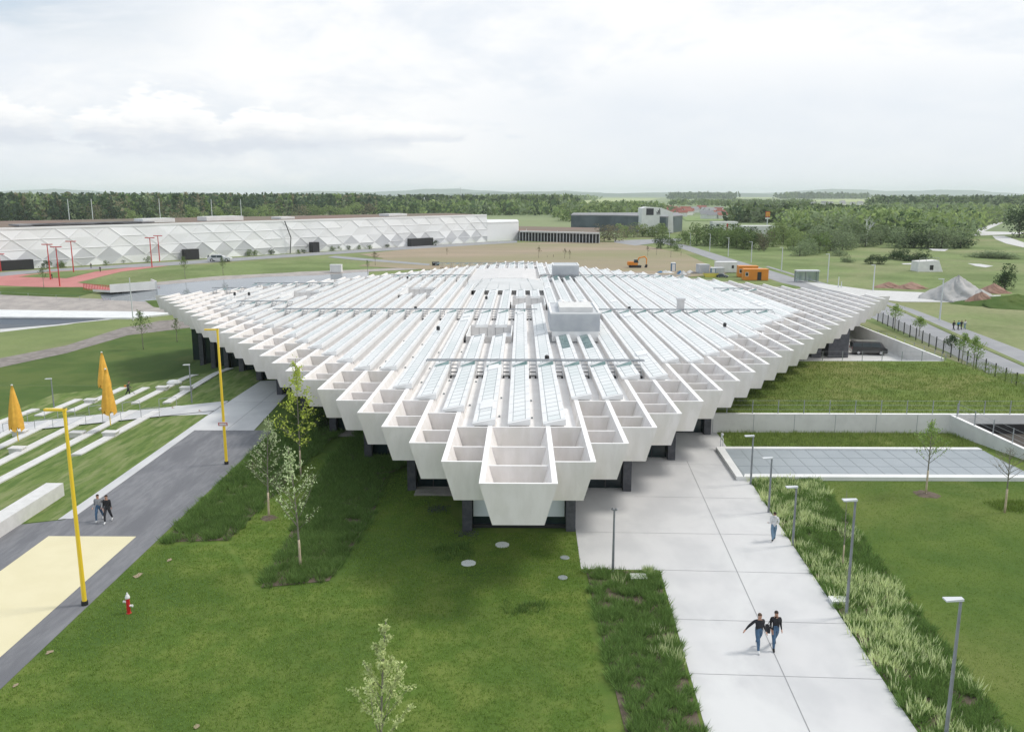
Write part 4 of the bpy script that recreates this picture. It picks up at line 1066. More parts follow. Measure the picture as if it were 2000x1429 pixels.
# sunken yard with van
sheet('yard', [(30, 93.6), (46.5, 93.6), (46.5, 128), (30, 128)], M_kerb, .05, px=False)
b = MB(); b.box(46.5, 46.74, 93.4, 128, -.1, 1.85, M_conc2, top=M_top); tag(b.build('retaining_wall'), 'long concrete wall behind the black van leading to the roof corner', 'wall')
b = MB(); b.box(28, 46.7, 93.42, 93.6, -.1, 1.55, M_white); b.box(40.5, 46.0, 96.4, 97.0, 0, .9, M_conc2); tag(b.build('yard_wall'), 'low white edged wall before the yard with the black van', 'wall')
railing('wire_railing', [(29, 93.5, 1.55), (46.5, 93.5, 1.55)], 2.1, 1.05, 'wire railing before the yard with the black van', nw=2)
railing('wire_railing', [(47.2, 128, .9), (47.2, 94, 1.5), (51.5, 84, .3)], 2.6, .8, 'row of thin low posts along the grass bank by the fence', nw=2)
# fence along the road
A, C = at(1714, 628), at(2006, 771); L_ = (C - A).length; n_ = int(L_ / 2.5); dirv = (C - A).normalized(); nv = Vector((-dirv.y, dirv.x, 0)) * .02
M_fmesh = mat('wire_mesh', (.20, .22, .25), .6, alpha=.35)
root = empty('mesh_fence', A, 0, 'dark wire mesh fence with black posts along the right road', 'fence')
for i in range(n_ + 1):
    q = dirv * (L_ * i / n_); b = MB(); b.box(q.x - .05, q.x + .05, q.y - .05, q.y + .05, 0, 1.75, M_black); b.build('post', root)
    if i < n_: r = dirv * (L_ * (i + 1) / n_); b = MB(); b.quad(q + Vector((0, 0, .05)), r + Vector((0, 0, .05)), r + Vector((0, 0, 1.6)), q + Vector((0, 0, 1.6)), M_fmesh); b.build('mesh_panel', root)
# black stepped wall under the roof corner
for (xa, xb, py, th) in [(1617, 1656, 699, 2.4), (1584, 1603, 699, 1.6)]:
    p0, p1 = at(xa, py), at(xb, py); b = MB(); b.box(p0.x, p1.x, p0.y, p0.y + th, 0, zt(p0.y) - DEP + .3, M_dk); bld(b, 'dark_wall')
# roads at right
sheet('road', [(1300, 471), (1345, 480), (1400, 497), (1552, 543), (1632, 562), (1765, 611), (1860, 655), (2000, 717), (2080, 755), (2080, 810), (2000, 766), (1851, 688), (1716, 627), (1560, 560), (1524, 552), (1400, 510), (1338, 488), (1290, 474)], M_road, .05)
sheet('cycle_path', [(1500, 520), (1640, 562), (1783, 604), (2000, 686), (2080, 715), (2080, 745), (2000, 710), (1768, 607), (1632, 563), (1495, 521)], M_road, .055)
sheet('verge', [(1632, 563), (1768, 607), (2000, 710), (2080, 745), (2080, 752), (2000, 716), (1860, 654), (1765, 610)], M_field, .07)
sheet('gravel_road', [(1560, 548), (1700, 567), (1810, 572), (1870, 578), (1955, 577), (1950, 586), (1880, 591), (1760, 590), (1700, 583), (1600, 562)], M_kerb, .08)
sheet('path', [(1885, 459), (1905, 450), (1960, 430), (1990, 421), (2000, 421), (1975, 428), (1922, 452), (2000, 454), (2000, 457), (1900, 461)], M_kerb, .09)
sheet('path', [(1938, 461), (1962, 461), (2000, 474), (2000, 484), (1965, 476), (1945, 468)], M_kerb, .09)
sheet('path', [(1813, 486), (1853, 487), (1845, 491), (1822, 490)], M_kerb, .09)
sheet('path', [(1890, 515), (1915, 516), (1940, 520), (1925, 523), (1905, 520)], M_kerb, .09)
sheet('path', [(1760, 515), (1795, 514), (1795, 517), (1765, 517)], M_kerb, .09)
sheet('road', [(1200, 470), (1330, 466), (1330, 471), (1290, 474), (1240, 480), (1200, 474)], M_road, .09)

# ------------------------------------------------------------------ vehicles, yard things
def car(p, rz, L, W, H, mt, lab, kind='car', s=1.0, cat='car', group=None):
    """x forward; body lofted from side profile"""
    root = empty('van' if kind == 'van' else 'car', p, rz, lab, cat, group); root.scale = (s, s, s)
    l = L / 2; g0 = .28
    if kind == 'van': prof = [(-l, g0), (-l, H * .52), (-l + .08, H * .92), (-l + .25, H), (l * .45, H), (l * .60, H * .95), (l * .86, H * .56), (l * .99, H * .46), (l, g0 + .1), (l * .97, g0)]
    else: prof = [(-l, g0), (-l, H * .55), (-l * .86, H * .66), (-l * .62, H * .97), (-l * .2, H), (l * .12, H * .97), (l * .45, H * .66), (l * .92, H * .56), (l, H * .40), (l * .98, g0)]
    n = len(prof); b = MB(); vs = []
    for sy, ins in ((-1, 0), (-.97, 1), (.97, 1), (1, 0)):
        for x, z in prof:
            ww = W / 2 * (1 if z < H * .6 else .84 if z > H * .9 else .95)
            vs.append((x * (.995 if ins else 1), ww * sy, z))
    fs = [(k * n + i, k * n + (i + 1) % n, (k + 1) * n + (i + 1) % n, (k + 1) * n + i) for k in range(3) for i in range(n)]
    fs += [tuple(range(n))[::-1], tuple(3 * n + i for i in range(n))]
    b.add(vs, fs, mt); b.build('body', root)
    b = MB(); wz0, wz1 = H * .60, H * .88
    xs = (-l + .15, l * .55) if kind == 'van' else (-l * .66, l * .25)
    for sy in (-1, 1):
        y = sy * (W / 2 * .965); y1 = sy * (W / 2 * .885); k = 3 if kind == 'van' else 2
        for i in range(k):
            xa = xs[0] + (xs[1] - xs[0]) * i / k + .04; xb = xs[0] + (xs[1] - xs[0]) * (i + 1) / k - .04
            b.quad((xa, y + sy * .015, wz0), (xb + (.28 if i == k - 1 else 0), y + sy * .015, wz0), (xb, y1 + sy * .03, wz1), (xa, y1 + sy * .03, wz1), M_cglass)
    xf = (l * .84, l * .62) if kind == 'van' else (l * .47, l * .16)
    b.quad((xf[0] + .04, -W * .42, H * .60), (xf[0] + .04, W * .42, H * .60), (xf[1] + .04, W * .38, H * .92), (xf[1] + .04, -W * .38, H * .92), M_cglass)
    b.quad((-l - .012, -W * .4, H * .6), (-l - .012, W * .4, H * .6), (-l + .06, W * .36, H * .88), (-l + .06, -W * .36, H * .88), M_cglass)
    b.build('window', root)
    r = .34
    for sx_ in (-.62, .64):
        for sy in (-1, 1):
            q = MB(); q.tube([(sx_ * l, sy * (W / 2 - .2), r), (sx_ * l, sy * (W / 2 + .01), r)], r, M_tyre, 16); wl = q.build('wheel', root)
            q = MB(); q.tube([(sx_ * l, sy * (W / 2), r), (sx_ * l, sy * (W / 2 + .02), r)], r * .6, M_rim, 10); q.build('rim', wl)
    for sy in (-1, 1):
        q = MB(); q.box(l * .955, l + .015, sy * W * .40 - .14, sy * W * .40 + .14, H * .36, H * .44, M_lhead); q.build('headlight', root)
        q = MB(); q.box(-l - .02, -l + .02, sy * W * .42 - .08, sy * W * .42 + .08, H * .4, H * .56, M_redp); q.build('tail_light', root)
    return root
p = at(1695, 692); p.z = .06; car(p, R(-8), 4.9, 1.9, 1.95, M_carb, 'black van parked in the yard by the right roof corner', 'van', .86, 'van')
p = at(1411, 542); car(p, R(-20), 4.4, 1.8, 1.5, M_carg, 'dark blue car parked among the site containers', s=.62)
p = at(430, 511); car(p, R(5), 4.5, 1.8, 1.45, M_carw, 'silver car on the road before the white faceted building', s=1.5)
p = at(22, 525); car(p, R(180), 4.5, 1.8, 1.5, M_carr, 'red car with lights at the dark gateway at far left', s=1.2)
p = at(358, 506); car(p, R(200), 4.3, 1.8, 1.5, M_carr, 'red car beside the second dark gateway', s=.9)

def cabin(px, py, Lx, Ly, H, mt, lab, rz=0, dark=None, wins=((-.3, .5),), name='site_container', group=None):
    p = at(px, py); root = empty(name, p, rz, lab, 'container', group); b = MB()
    b.box(-Lx / 2, Lx / 2, -Ly / 2, Ly / 2, .1, H, mt)
    n = int(Lx / .45)
    for i in range(n): x = -Lx / 2 + .1 + i * .45; b.box(x, x + .2, -Ly / 2 - .04, -Ly / 2 - .002, .3, H - .25, mt)
    b.box(-Lx / 2 - .05, Lx / 2 + .05, -Ly / 2 - .05, Ly / 2 + .05, H, H + .14, mt); b.build('body', root)
    for (x, w_) in wins:
        q = MB(); q.box(x * Lx - w_, x * Lx + w_, -Ly / 2 - .08, -Ly / 2 - .045, H * .4, H * .78, M_white); f = q.build('window', root)
        q = MB(); q.box(x * Lx - w_ * .8, x * Lx + w_ * .8, -Ly / 2 - .1, -Ly / 2 - .085, H * .44, H * .74, M_cglass); q.build('pane', f)
    q = MB(); q.box(Lx * .05, Lx * .05 + .9, -Ly / 2 - .07, -Ly / 2 - .045, .15, H * .8, dark or mt); q.build('door', root)
    return root
cabin(1474, 547, 5.6, 2.6, 2.5, M_orange, 'orange site container, the front one of two', R(-3), M_black, ((-.38, .35),))
cabin(1459, 541, 4.6, 2.6, 2.6, M_orange, 'orange site container behind the other, to its left', R(-3), M_orange, ((-.4, .35),))
cabin(1417, 532, 5.4, 2.6, 2.6, M_white, 'white site container behind the dark blue car', R(-3), M_white, ((.28, .35),))
cabin(1372, 534, 2.6, 2.6, 2.2, M_louv, 'grey metal site container left of the white one', R(10), M_louv, ())
cabin(1403, 536, 2.3, 2.2, 1.6, M_louv, 'small grey container partly before the white container', R(5), M_louv, ())
def kiosk(px, py, H, mt, lab):
    p = at(px, py); root = empty('portable_toilet', p, 0, lab, 'portable toilet'); b = MB(); b.box(-.55, .55, -.55, .55, 0, H, mt); b.build('body', root)
    b = MB(); b.hexa([(-.6, -.6, H), (.6, -.6, H), (-.6, .6, H), (.6, .6, H), (-.45, -.45, H + .22), (.45, -.45, H + .22), (-.45, .45, H + .22), (.45, .45, H + .22)], M_white); b.build('roof', root)
    b = MB(); b.box(-.4, .4, -.58, -.555, .1, H - .15, M_white if mt is M_bluep else mt); b.build('door', root)
kiosk(1314.5, 530, 2.1, M_bluep, 'blue and white portable toilet near the excavator'); kiosk(1392, 537, 1.7, M_bluep, 'blue portable toilet beside the yellow skip')
p = at(1388, 541); b = MB(); b.hexa([(-1.4, -.8, 0), (1.4, -.8, 0), (-1.4, .8, 0), (1.4, .8, 0), (-1.8, -.9, 1), (1.8, -.9, 1), (-1.8, .9, 1), (1.8, .9, 1)], M_ply, top=M_black); o = b.build('skip'); o.location = p; tag(o, 'yellow waste skip among the site containers', 'skip')
# rubble along the site
def heap(name, px, py, w_, d_, h, mt, lab, seed, kind=None, cat='heap'):
    p = at(px, py); g = np.random.default_rng(seed); b = MB(); n, m_ = 56, 20; vs = []
    ph = g.uniform(0, 6, 5)
    for j in range(m_):
        r = 1 - j / (m_ - 1); 
        for i in range(n):
            a = 6.283 * i / n; f = 1 + .13 * math.sin(2 * a + ph[0]) + .08 * math.sin(5 * a + ph[1] + j * .4) + g.normal(0, .018) + .05 * math.sin(11 * a + ph[3] + j)
            vs.append((w_ / 2 * r * f * math.cos(a), d_ / 2 * r * f * math.sin(a), h * ((1 - r) ** 1.05 + .06 * math.sin(7 * a + ph[2]) * r * (1 - r) * 2 + g.normal(0, .012) + .05 * math.sin(13 * a + j * .9) * (1 - r) * r) + (0 if j else -.1)))
    b.add(vs, [(j * n + i, j * n + (i + 1) % n, (j + 1) * n + (i + 1) % n, (j + 1) * n + i) for j in range(m_ - 1) for i in range(n)], mt)
    o = b.build(name, smooth=True); o.location = p; tag(o, lab, cat, kind=kind); return o
heap('gravel_heap', 1868, 585, 12.0, 12, 4.6, M_sandp, 'large grey gravel heap with a pointed top', 1)
heap('gravel_heap', 1912, 589, 9, 7, 2.4, M_sandp, 'lower grey gravel ridge right of the large heap', 2)
heap('earth_heap', 1735, 561, 6.5, 5, 1.2, M_redd, 'low reddish earth heap by the tall lamp, the left one', 3)
heap('earth_heap', 1779, 563, 8, 5, 1.4, M_redd, 'low reddish earth heap left of the gravel heap', 4)
heap('earth_heap', 1940, 571, 7, 6, 1.9, M_redd, 'reddish earth heap behind the gravel heap', 5)
heap('earth_heap', 1915, 593, 7, 4, 2.2, M_redd, 'reddish earth heap before the right end of the gravel', 6)
heap('grass_mound', 1985, 596, 22, 14, 2.0, M_lawnd, 'green mound at the right edge beside the earth heaps', 7, cat='mound')
for i in range(16):
    px = 1292 + i * 6.3 + random.uniform(-2, 2)
    if abs(px - 1314) < 5 or abs(px - 1372) < 12: continue
    heap('rubble_pile', px, 531 + random.uniform(-1, 3) + (px - 1292) * .06, random.uniform(1.6, 3.4), 2, random.uniform(.5, 1.1), random.choice([M_white, M_gravel, M_rubble, M_bluep, M_kerb]), 'small pile of building material on the site, place %s from the left' % ('one two three four five six seven eight nine ten eleven twelve thirteen fourteen fifteen sixteen'.split()[i]), 20 + i)['group'] = 'piles of building material on the site'
# excavator
p = at(1240, 523); root = empty('excavator', p, 0, 'orange tracked excavator on the bare site behind the roof', 'excavator'); root.scale = (.74, .74, .74)
for s_ in (-1, 1): b = MB(); b.hexa([(-2.0, s_ * 1.1 - .3, .1), (2.0, s_ * 1.1 - .3, .1), (-2.0, s_ * 1.1 + .3, .1), (2.0, s_ * 1.1 + .3, .1), (-2.3, s_ * 1.1 - .3, .9), (2.3, s_ * 1.1 - .3, .9), (-2.3, s_ * 1.1 + .3, .9), (2.3, s_ * 1.1 + .3, .9)], M_black); b.build('track', root)
b = MB(); b.box(-2.8, .9, -1.25, 1.25, 1.05, 1.9, M_orange); b.box(-2.7, -.6, -1.1, 1.1, 1.9, 2.3, M_orange); b.build('body', root)
b = MB(); b.hexa([(-.5, -1.2, 1.9), (1.2, -1.2, 1.9), (-.5, -.1, 1.9), (1.2, -.1, 1.9), (-.5, -1.15, 3.1), (.7, -1.15, 3.1), (-.5, -.15, 3.1), (.7, -.15, 3.1)], M_cglass); b.build('cab', root)
b = MB(); b.tube([(.6, .3, 1.6), (1.4, .3, 3.6), (3.6, .3, 4.1)], .26, M_orange, 6); b.build('boom', root)
b = MB(); b.tube([(3.5, .3, 4.15), (4.3, .3, 3.2), (4.2, .3, 1.2)], [.25, .22, .15], M_orange, 6); ar = b.build('arm', root)
b = MB(); b.hexa([(3.6, -.2, .2), (4.5, -.2, .0), (3.6, .8, .2), (4.5, .8, .0), (3.9, -.2, 1.2), (4.6, -.2, 1.2), (3.9, .8, 1.2), (4.6, .8, 1.2)], M_black); b.build('bucket', ar)
# bus shelter
p = at(1575, 551); root = empty('bus_shelter', p, 0, 'grey glass bus shelter with people beside the right road', 'bus shelter')
M_shg = mat('shelter_glass', (.35, .45, .43), .1, alpha=.55)
b = MB(); b.box(-2.6, 2.6, -1, 1, 2.5, 2.75, M_lhead); b.build('roof', root)
b = MB(); b.box(-2.5, 2.5, .9, .94, .2, 2.5, M_shg); b.box(2.4, 2.44, -.9, .9, .2, 2.5, M_shg); b.box(-2.44, -2.4, -.9, .9, .2, 2.5, M_shg); b.build('glass', root)
for x in (-2.5, 0, 2.5): b = MB(); b.box(x - .05, x + .05, .8, .9, 0, 2.5, M_gpole); b.build('post', root)
# tall lamps along the right road
for i, (px, py, pt) in enumerate([(1348, 480, 455), (1386, 490.5, 457), (1422, 501, 464), (1467, 513, 472), (1526, 531, 483), (1616, 552, 496), (1705, 568, 517), (1835, 626, 544)]):
    p = at(px, py); H = zat(p, pt); root = empty('street_lamp', p, 0, 'tall white street lamp along the right road, %s counted from the far end' % ['first', 'second', 'third', 'fourth', 'fifth', 'sixth', 'seventh', 'eighth and nearest'][i], 'street lamp', 'tall street lamps along the right road')
    b = MB(); b.tube([(0, 0, 0), (0, 0, H)], [.14, .09], M_lhead, 8); b.build('pole', root)
    b = MB(); b.box(-.75, .1, -.12, .12, H - .05, H + .05, M_lhead); b.build('lamp_head', root)
def mast(px, py, pt, r, m, lab, name='mast', head=None, group=None, cat='mast'):
    p = at(px, py); H = zat(p, pt) - p.z; root = empty(name, p, 0, lab, cat, group)
    b = MB(); b.tube([(0, 0, 0), (0, 0, H)], [r, r * .7], m, 8); b.build('pole', root)
    if head: b = MB(); b.box(*head[:4], H + head[4], H + head[5], m); b.build('lamp_head', root)
    return root
M_redpole = mat('red_pole', (.55, .05, .05), .4)
for i, (px, py, pt) in enumerate([(99, 546, 478), (117, 559, 483), (144, 532, 472), (297, 522, 465), (312, 511, 461), (2, 530, 497)]):
    mast(px, py, pt, .16, M_redpole, ['red lamp mast on the red court, second from the left', 'nearest red lamp mast, at the edge of the red court', 'red lamp mast between red court and small lawn', 'red lamp mast where the red court meets the lawn, left of a pair', 'red lamp mast where the red court meets the road, right of a pair', 'red lamp mast at the very left edge of the view'][i], 'lamp_mast', (-1.3, 1.3, -.15, .15, -.1, .12), 'red lamp masts round the red court', 'lamp mast')
mast(260, 626, 543, .13, M_lhead, 'slim concrete mast beside the white pool rim', 'mast')
for i, (px, py, pt) in enumerate([(1637, 562, 540), (1028, 470, 447), (1088, 474, 450), (1138, 473, 452), (1200, 472, 458), (1307, 474, 447), (1291, 460, 440), (1643, 562, 549)]):
    mast(px, py, pt, .11, M_lhead, ['grey signal post beside the right road', 'slim pole before the low green roofed hall, first from the left', 'slim pole before the low green roofed hall, second from the left', 'slim pole before the low green roofed hall, third from the left', 'slim pole before the low green roofed hall, fourth from the left', 'slim white pole by the far road junction', 'slim white pole before the dark hall with the white tower', 'small post right of the grey signal post'][i], 'pole', cat='pole')
for i, (px, py, pt) in enumerate([(138, 452, 389), (184, 455, 389), (315, 450, 388), (416, 448, 389), (473, 446, 389), (900, 392, 365), (829, 412, 386)]):
    mast(px, py, pt, [.25, .25, .25, .25, .25, 1.6, .9][i], M_lhead, 'tall thin mast rising %s' % ['behind the white faceted building, first from the left', 'behind the white faceted building, second from the left', 'behind the white faceted building, third from the left', 'behind the white faceted building, fourth from the left', 'behind the white faceted building, fifth from the left', 'on the horizon above the middle forest', 'from the forest right of the village'][i])
# bunker-like concrete block in the meadow
p = at(1812, 530); root = empty('concrete_hut', p, 0, 'small white concrete hut with a railing in the meadow', 'hut')
b = MB(); b.hexa([(-3.2, -1.5, 0), (3.2, -1.5, 0), (-3.2, 3, 0), (3.2, 3, 0), (-3.0, -1.0, 2.6), (2.2, -1.0, 2.9), (-3.0, 3, 2.6), (2.2, 3, 2.9)], M_conc2); b.build('body', root)
b = MB(); b.box(-.2, .7, -1.42, -1.36, .1, 1.7, M_black); b.build('door', root)
b = MB(); b.tube([(-2.8, -.8, 3.4), (2.2, -.8, 3.6)], .05, M_steel, 4)
for x in (-2.8, -1, 1, 2.2): b.tube([(x, -.8, 2.6), (x, -.8, 3.5)], .05, M_steel, 4)
b.build('railing', root)
# bridge over the pond
A_ = at(186, 577); root = empty('footbridge', at(240, 575), 0, 'white concrete footbridge with a red railing over the pond', 'bridge')
P1, P2, P3, P4 = at(180, 568), at(217, 575), at(306, 563), at(270, 556); zb = root.location.z
O = root.location
b = MB(); q = [at(182, 573), at(217, 576), at(306, 566), at(295, 556)]
b.prism([(v.x - O.x, v.y - O.y) for v in q], .5, 1.0, M_conc2, top=M_red); b.build('deck', root)
b = MB(); v1, v2 = q[1] - O, q[2] - O; b.hexa([(v1.x, v1.y - .3, .5), (v2.x, v2.y - .3, .5), (v1.x, v1.y, .5), (v2.x, v2.y, .5), (v1.x, v1.y - .3, 2.3), (v2.x, v2.y - .3, 2.5), (v1.x, v1.y, 2.3), (v2.x, v2.y, 2.5)], M_white)
b.hexa([(v2.x, v2.y - .3, .5), (v2.x + .3, v2.y - .3, .5), (q[3].x - O.x, q[3].y - O.y, .5), (q[3].x - O.x + .3, q[3].y - O.y, .5), (v2.x, v2.y - .3, 2.5), (v2.x + .3, v2.y - .3, 2.5), (q[3].x - O.x, q[3].y - O.y, 2.3), (q[3].x - O.x + .3, q[3].y - O.y, 2.3)], M_white); b.build('parapet', root)
b = MB(); a0, a1 = at(164, 568) - O, v1
for i in range(18): q_ = a0.lerp(a1, i / 17); b.tube([(q_.x, q_.y, .6), (q_.x, q_.y, 2.0)], .06, M_redpole, 4)
b.tube([(a0.x, a0.y, 2), (a1.x, a1.y, 2)], .07, M_redpole, 4); b.build('railing', root)
for t_ in (.1, .75):
    q_ = (q[1].lerp(q[2], t_)) - O; b = MB()
    for s_ in (-1, 1): b.tube([(q_.x, q_.y + 1, -1.5), (q_.x + s_ * .9, q_.y + 1, .6)], .16, M_black, 6)
    b.build('support', root)
railing('post_rail', [at(2, 577), at(110, 584), at(250, 590)], 6, .9, 'long low rail before the gravel bank by the pond', 'railing', 1)
cabin(657, 532, 2.9, 1.6, 1.9, M_white, 'small white container on the grass beyond the pond', 0, M_white, ())
p = at(851, 519); b = MB(); b.hexa([(-.9, -.5, 0), (.9, -.5, 0), (-.9, .5, 0), (.9, .5, 0), (-1, -.6, 1.1), (1, -.6, 1.1), (-1, .6, 1.1), (1, .6, 1.1)], M_black); o = b.build('dumpster'); o.location = p; tag(o, 'small dark waste bin at the far path behind the roof', 'bin')

# ------------------------------------------------------------------ far buildings
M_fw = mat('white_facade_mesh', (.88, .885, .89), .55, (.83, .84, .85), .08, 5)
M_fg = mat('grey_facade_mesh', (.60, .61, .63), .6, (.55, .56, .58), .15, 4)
M_fl = mat('white_facade_seam', (.82, .82, .82), .5)
A, C = at(-90, 536), at(950, 472); A = A + (A - C) * .02
U = (C - A).normalized(); Nv = Vector((U.y, -U.x, 0))
if Nv.y > 0: Nv = -Nv
Lw = (C - A).length; HW = 11.0
root = empty('faceted_building', (A + C) / 2, 0, 'very long white building with a facade of folded triangular panels', 'building'); O = root.location
def W_(u, d, z): return A + U * u + Nv * d + Vector((0, 0, z)) - O
step = 7.2; nc = int(Lw / step); b = MB(); sm = MB(); rows = [0, HW * .22, HW * .48, HW * .74, HW]
def vtx(i, j):
    off = .5 if j % 2 else 0
    u = min(max((i + off) * step, 0), Lw); bump = [0.2, .6, .2, .5, .15][j] if (i + j) % 2 else [.4, .1, .45, .15, .2][j]
    return W_(u, bump, rows[j])
for j in range(4):
    for i in range(-1, nc + 1):
        a, b_, c, d = vtx(i, j), vtx(i + 1, j), vtx(i, j + 1), vtx(i + 1, j + 1)
        tri = [(a, b_, d if not j % 2 == 0 else c), (a, d, c) if j % 2 else (b_, d, c)]
        if j % 2 == 0: tri = [(a, b_, c), (b_, d, c)]
        else: tri = [(a, b_, d), (a, d, c)]
        for k, T in enumerate(tri):
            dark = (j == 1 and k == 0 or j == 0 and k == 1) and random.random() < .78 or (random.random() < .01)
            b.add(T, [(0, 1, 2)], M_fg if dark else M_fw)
            for p0, p1 in ((T[0], T[1]), (T[1], T[2]), (T[2], T[0])):
                if random.random() < .6: sm.tube([p0 + Nv * .06, p1 + Nv * .06], .07, M_fl, 3, cap=False)
b.build('facade', root); sm.build('facade_seams', root)
b = MB(); dp = 30
q = [W_(0, 0, HW + .1), W_(Lw, 0, HW + .1), W_(Lw + 6, -dp, HW + .4), W_(0, -dp * 2.2, HW + .4)]
b.quad(*q, M_brown); b.quad(W_(Lw, 0, 0), W_(Lw + 6, -dp, 0), q[2], q[1], M_fw)
b.hexa([W_(0, .35, HW - .2), W_(Lw, .35, HW - .2), W_(0, -.6, HW - .2), W_(Lw, -.6, HW - .2), W_(0, .35, HW + .35), W_(Lw, .35, HW + .35), W_(0, -.6, HW + .35), W_(Lw, -.6, HW + .35)], M_fl); b.build('roof', root)
def uof(px): 
    d = ray(px, 500); # intersection with the facade line in plan
    t_ = (A.x * U.y - A.y * U.x) / (d.x * U.y - d.y * U.x); P = Vector((d.x * t_, d.y * t_, 0)); return (P - A).dot(U)
for (x0, x1, hz) in [(-15, 57, 2.9), (354, 381, 3.4), (603, 616, 3.6), (795, 838, 3.0)]:
    u0, u1 = uof(x0), uof(x1); b = MB(); b.hexa([W_(u, d, z) for z in (0, hz) for d in (2.6, .5) for u in (u0, u1)], M_black); b.build('gateway', root)
for (x0, x1, hz, m_) in [(315, 378, 1.5, M_white), (440, 512, 1.7, M_white), (585, 612, 1.0, M_white), (795, 830, 1.2, M_white)]:
    u0, u1 = uof(x0), uof(x1); b = MB(); b.hexa([W_(u, d, z) for z in (HW + .3, HW + hz) for d in (-10, -16) for u in (u0, u1)], m_); b.build('roof_box', root)
b = MB()
for k in range(9): u0 = uof(60 + k * 26); b.hexa([W_(u, d, z) for z in (HW + .4, HW + .8) for d in (-6, -14) for u in (u0, u0 + 9)], M_roofg)
b.build('solar_panels', root)
u0 = uof(563); b = MB(); b.tube([W_(u0, 1.2, 0), W_(u0 + .4, 1.5, HW * .5), W_(u0 - 1.5, 1.2, HW)], .18, M_black, 4); b.build('joint', root)
# side hall
p = at(950, 472); q = at(1013, 469)
def hall(name, pts, H, mt, top, lab, cat='building', extra=None):
    O = sum(pts, Vector()) / len(pts); root = empty(name, O, 0, lab, cat); b = MB()
    b.prism([(v.x - O.x, v.y - O.y) for v in pts], 0, H, mt); b.build('walls', root)
    b = MB(); b.prism([((v.x - O.x) * 1.005, (v.y - O.y) * 1.005) for v in pts], H + .02, H + .5, top); b.build('roof', root); return root, O
hall('warehouse', [p, q, at(1010, 462), at(950, 462)], 7.5, M_fw, M_white, 'plain white hall attached right of the faceted building')
# green roofed long hall
pts = [at(962, 466), at(1165, 475), at(1168, 466), at(1060, 462), at(960, 460)]
r_, O2 = hall('low_hall', [at(1015, 470), at(1170, 475), at(1170, 462), at(1000, 458)], 3.6, M_black, M_brown, 'long low hall with a grassy roof and dark glazed front')
b = MB(); P0, P1 = at(1015, 470) - O2, at(1170, 475) - O2; n_ = 26
for i in range(n_): v = P0.lerp(P1, i / (n_ - 1)); b.box(v.x - .15, v.x + .15, v.y - 1.3, v.y - .5, 0, 3.6, M_lhead)
b.hexa([(P0.x, P0.y - 2, 3.7), (P1.x, P1.y - 2, 3.7), (P0.x, P0.y + 1, 3.7), (P1.x, P1.y + 1, 3.7), (P0.x, P0.y - 2, 4.3), (P1.x, P1.y - 2, 4.3), (P0.x, P0.y + 1, 4.3), (P1.x, P1.y + 1, 4.3)], M_kerb); b.build('canopy', r_)
# dark hall with white roof and tower
pa, pb_ = at(1115, 452), at(1330, 455)
r_, O2 = hall('office_hall', [at(1115, 451), at(1200, 452), at(1300, 457), at(1332, 452), at(1322, 443), at(1120, 444)], 8.2, mat('dark_blue_glass_hall', (.05, .075, .09), .3, (.10, .13, .15), .1, 3), M_roofg, 'low dark glazed hall with a pale roof and a white tower block')
M_logo = mat('dark_logo', (.03, .03, .04), .6)
T0 = at(1248, 455) - O2; T1 = at(1302, 455) - O2; wT = T1.x - T0.x; b = MB()
zt0 = zat(at(1275, 455), 410); zt1 = zat(at(1275, 455), 404)
prof = [(T0.x, .5), (T1.x + 2, .5), (T1.x + 1.5, zt0 - 1.0), (T0.x + wT * .7, zt1 - .4), (T0.x + wT * .2, zt1), (T0.x + .2, zt0 + 1)]
T0.y -= 7; vs = [(x, T0.y - 1, z) for x, z in prof] + [(x, T0.y + 14, z) for x, z in prof]; n_ = len(prof)
b.add(vs, [tuple(range(n_))[::-1], tuple(range(n_, 2 * n_))] + [(i, (i + 1) % n_, (i + 1) % n_ + n_, i + n_) for i in range(n_)], M_white); tw = b.build('tower', r_)
b = MB(); b.box(T0.x + wT * .16, T0.x + wT * .42, T0.y - 1.1, T0.y - 1.02, 9.3, 12.6, M_logo); b.build('tower_window', tw)
b = MB(); cx = T0.x + wT * .60; zc = 10.3
for i, (w0, hh) in enumerate([(-1.0, .9), (-.35, 1.7), (.3, 2.5)]):
    x0 = cx + w0; b.add([(x0, T0.y - 1.06, zc - .2), (x0 + .5, T0.y - 1.06, zc - .2), (x0 + .5 - hh * .05, T0.y - 1.06, zc + hh - .5), (x0 - .15, T0.y - 1.06, zc + hh - .2)], [(0, 1, 2, 3)], M_logo)
b.box(cx - 1.1, cx + .9, T0.y - 1.08, T0.y - 1.04, zc - .75, zc - .4, M_logo); b.build('tower_mark', tw)
# yellow M sign
p = at(1498, 446); root = empty('pylon_sign', p, 0, 'tall roadside pylon with a red square sign bearing a yellow arched letter', 'sign')
zs = zat(p, 424); zt_ = zat(p, 413); b = MB(); b.tube([(0, 0, 0), (0, 0, zs)], .35, M_lhead, 8); b.build('pole', root)
w_ = 1.25; b = MB(); b.box(-w_, w_, -.3, .3, zs, zt_, mat('sign_red', (.50, .05, .04), .5)); b.box(-w_, w_, -.3, .3, zs - 1.1, zs - .3, M_white); pn = b.build('sign_board', root)
b = MB(); M_gold = mat('sign_yellow', (.9, .6, .05), .5); hh = zt_ - zs
for s_ in (-1, 1):
    pts = [(s_ * .5 + .42 * math.cos(a), -.36, zs + hh * .35 + hh * .5 * max(0, math.sin(a)) - (hh * .22 if i in (0, 8) else 0)) for i, a in enumerate(np.linspace(0, math.pi, 9))]
    b.tube(pts, .16, M_gold, 5)
b.build('letter', pn)
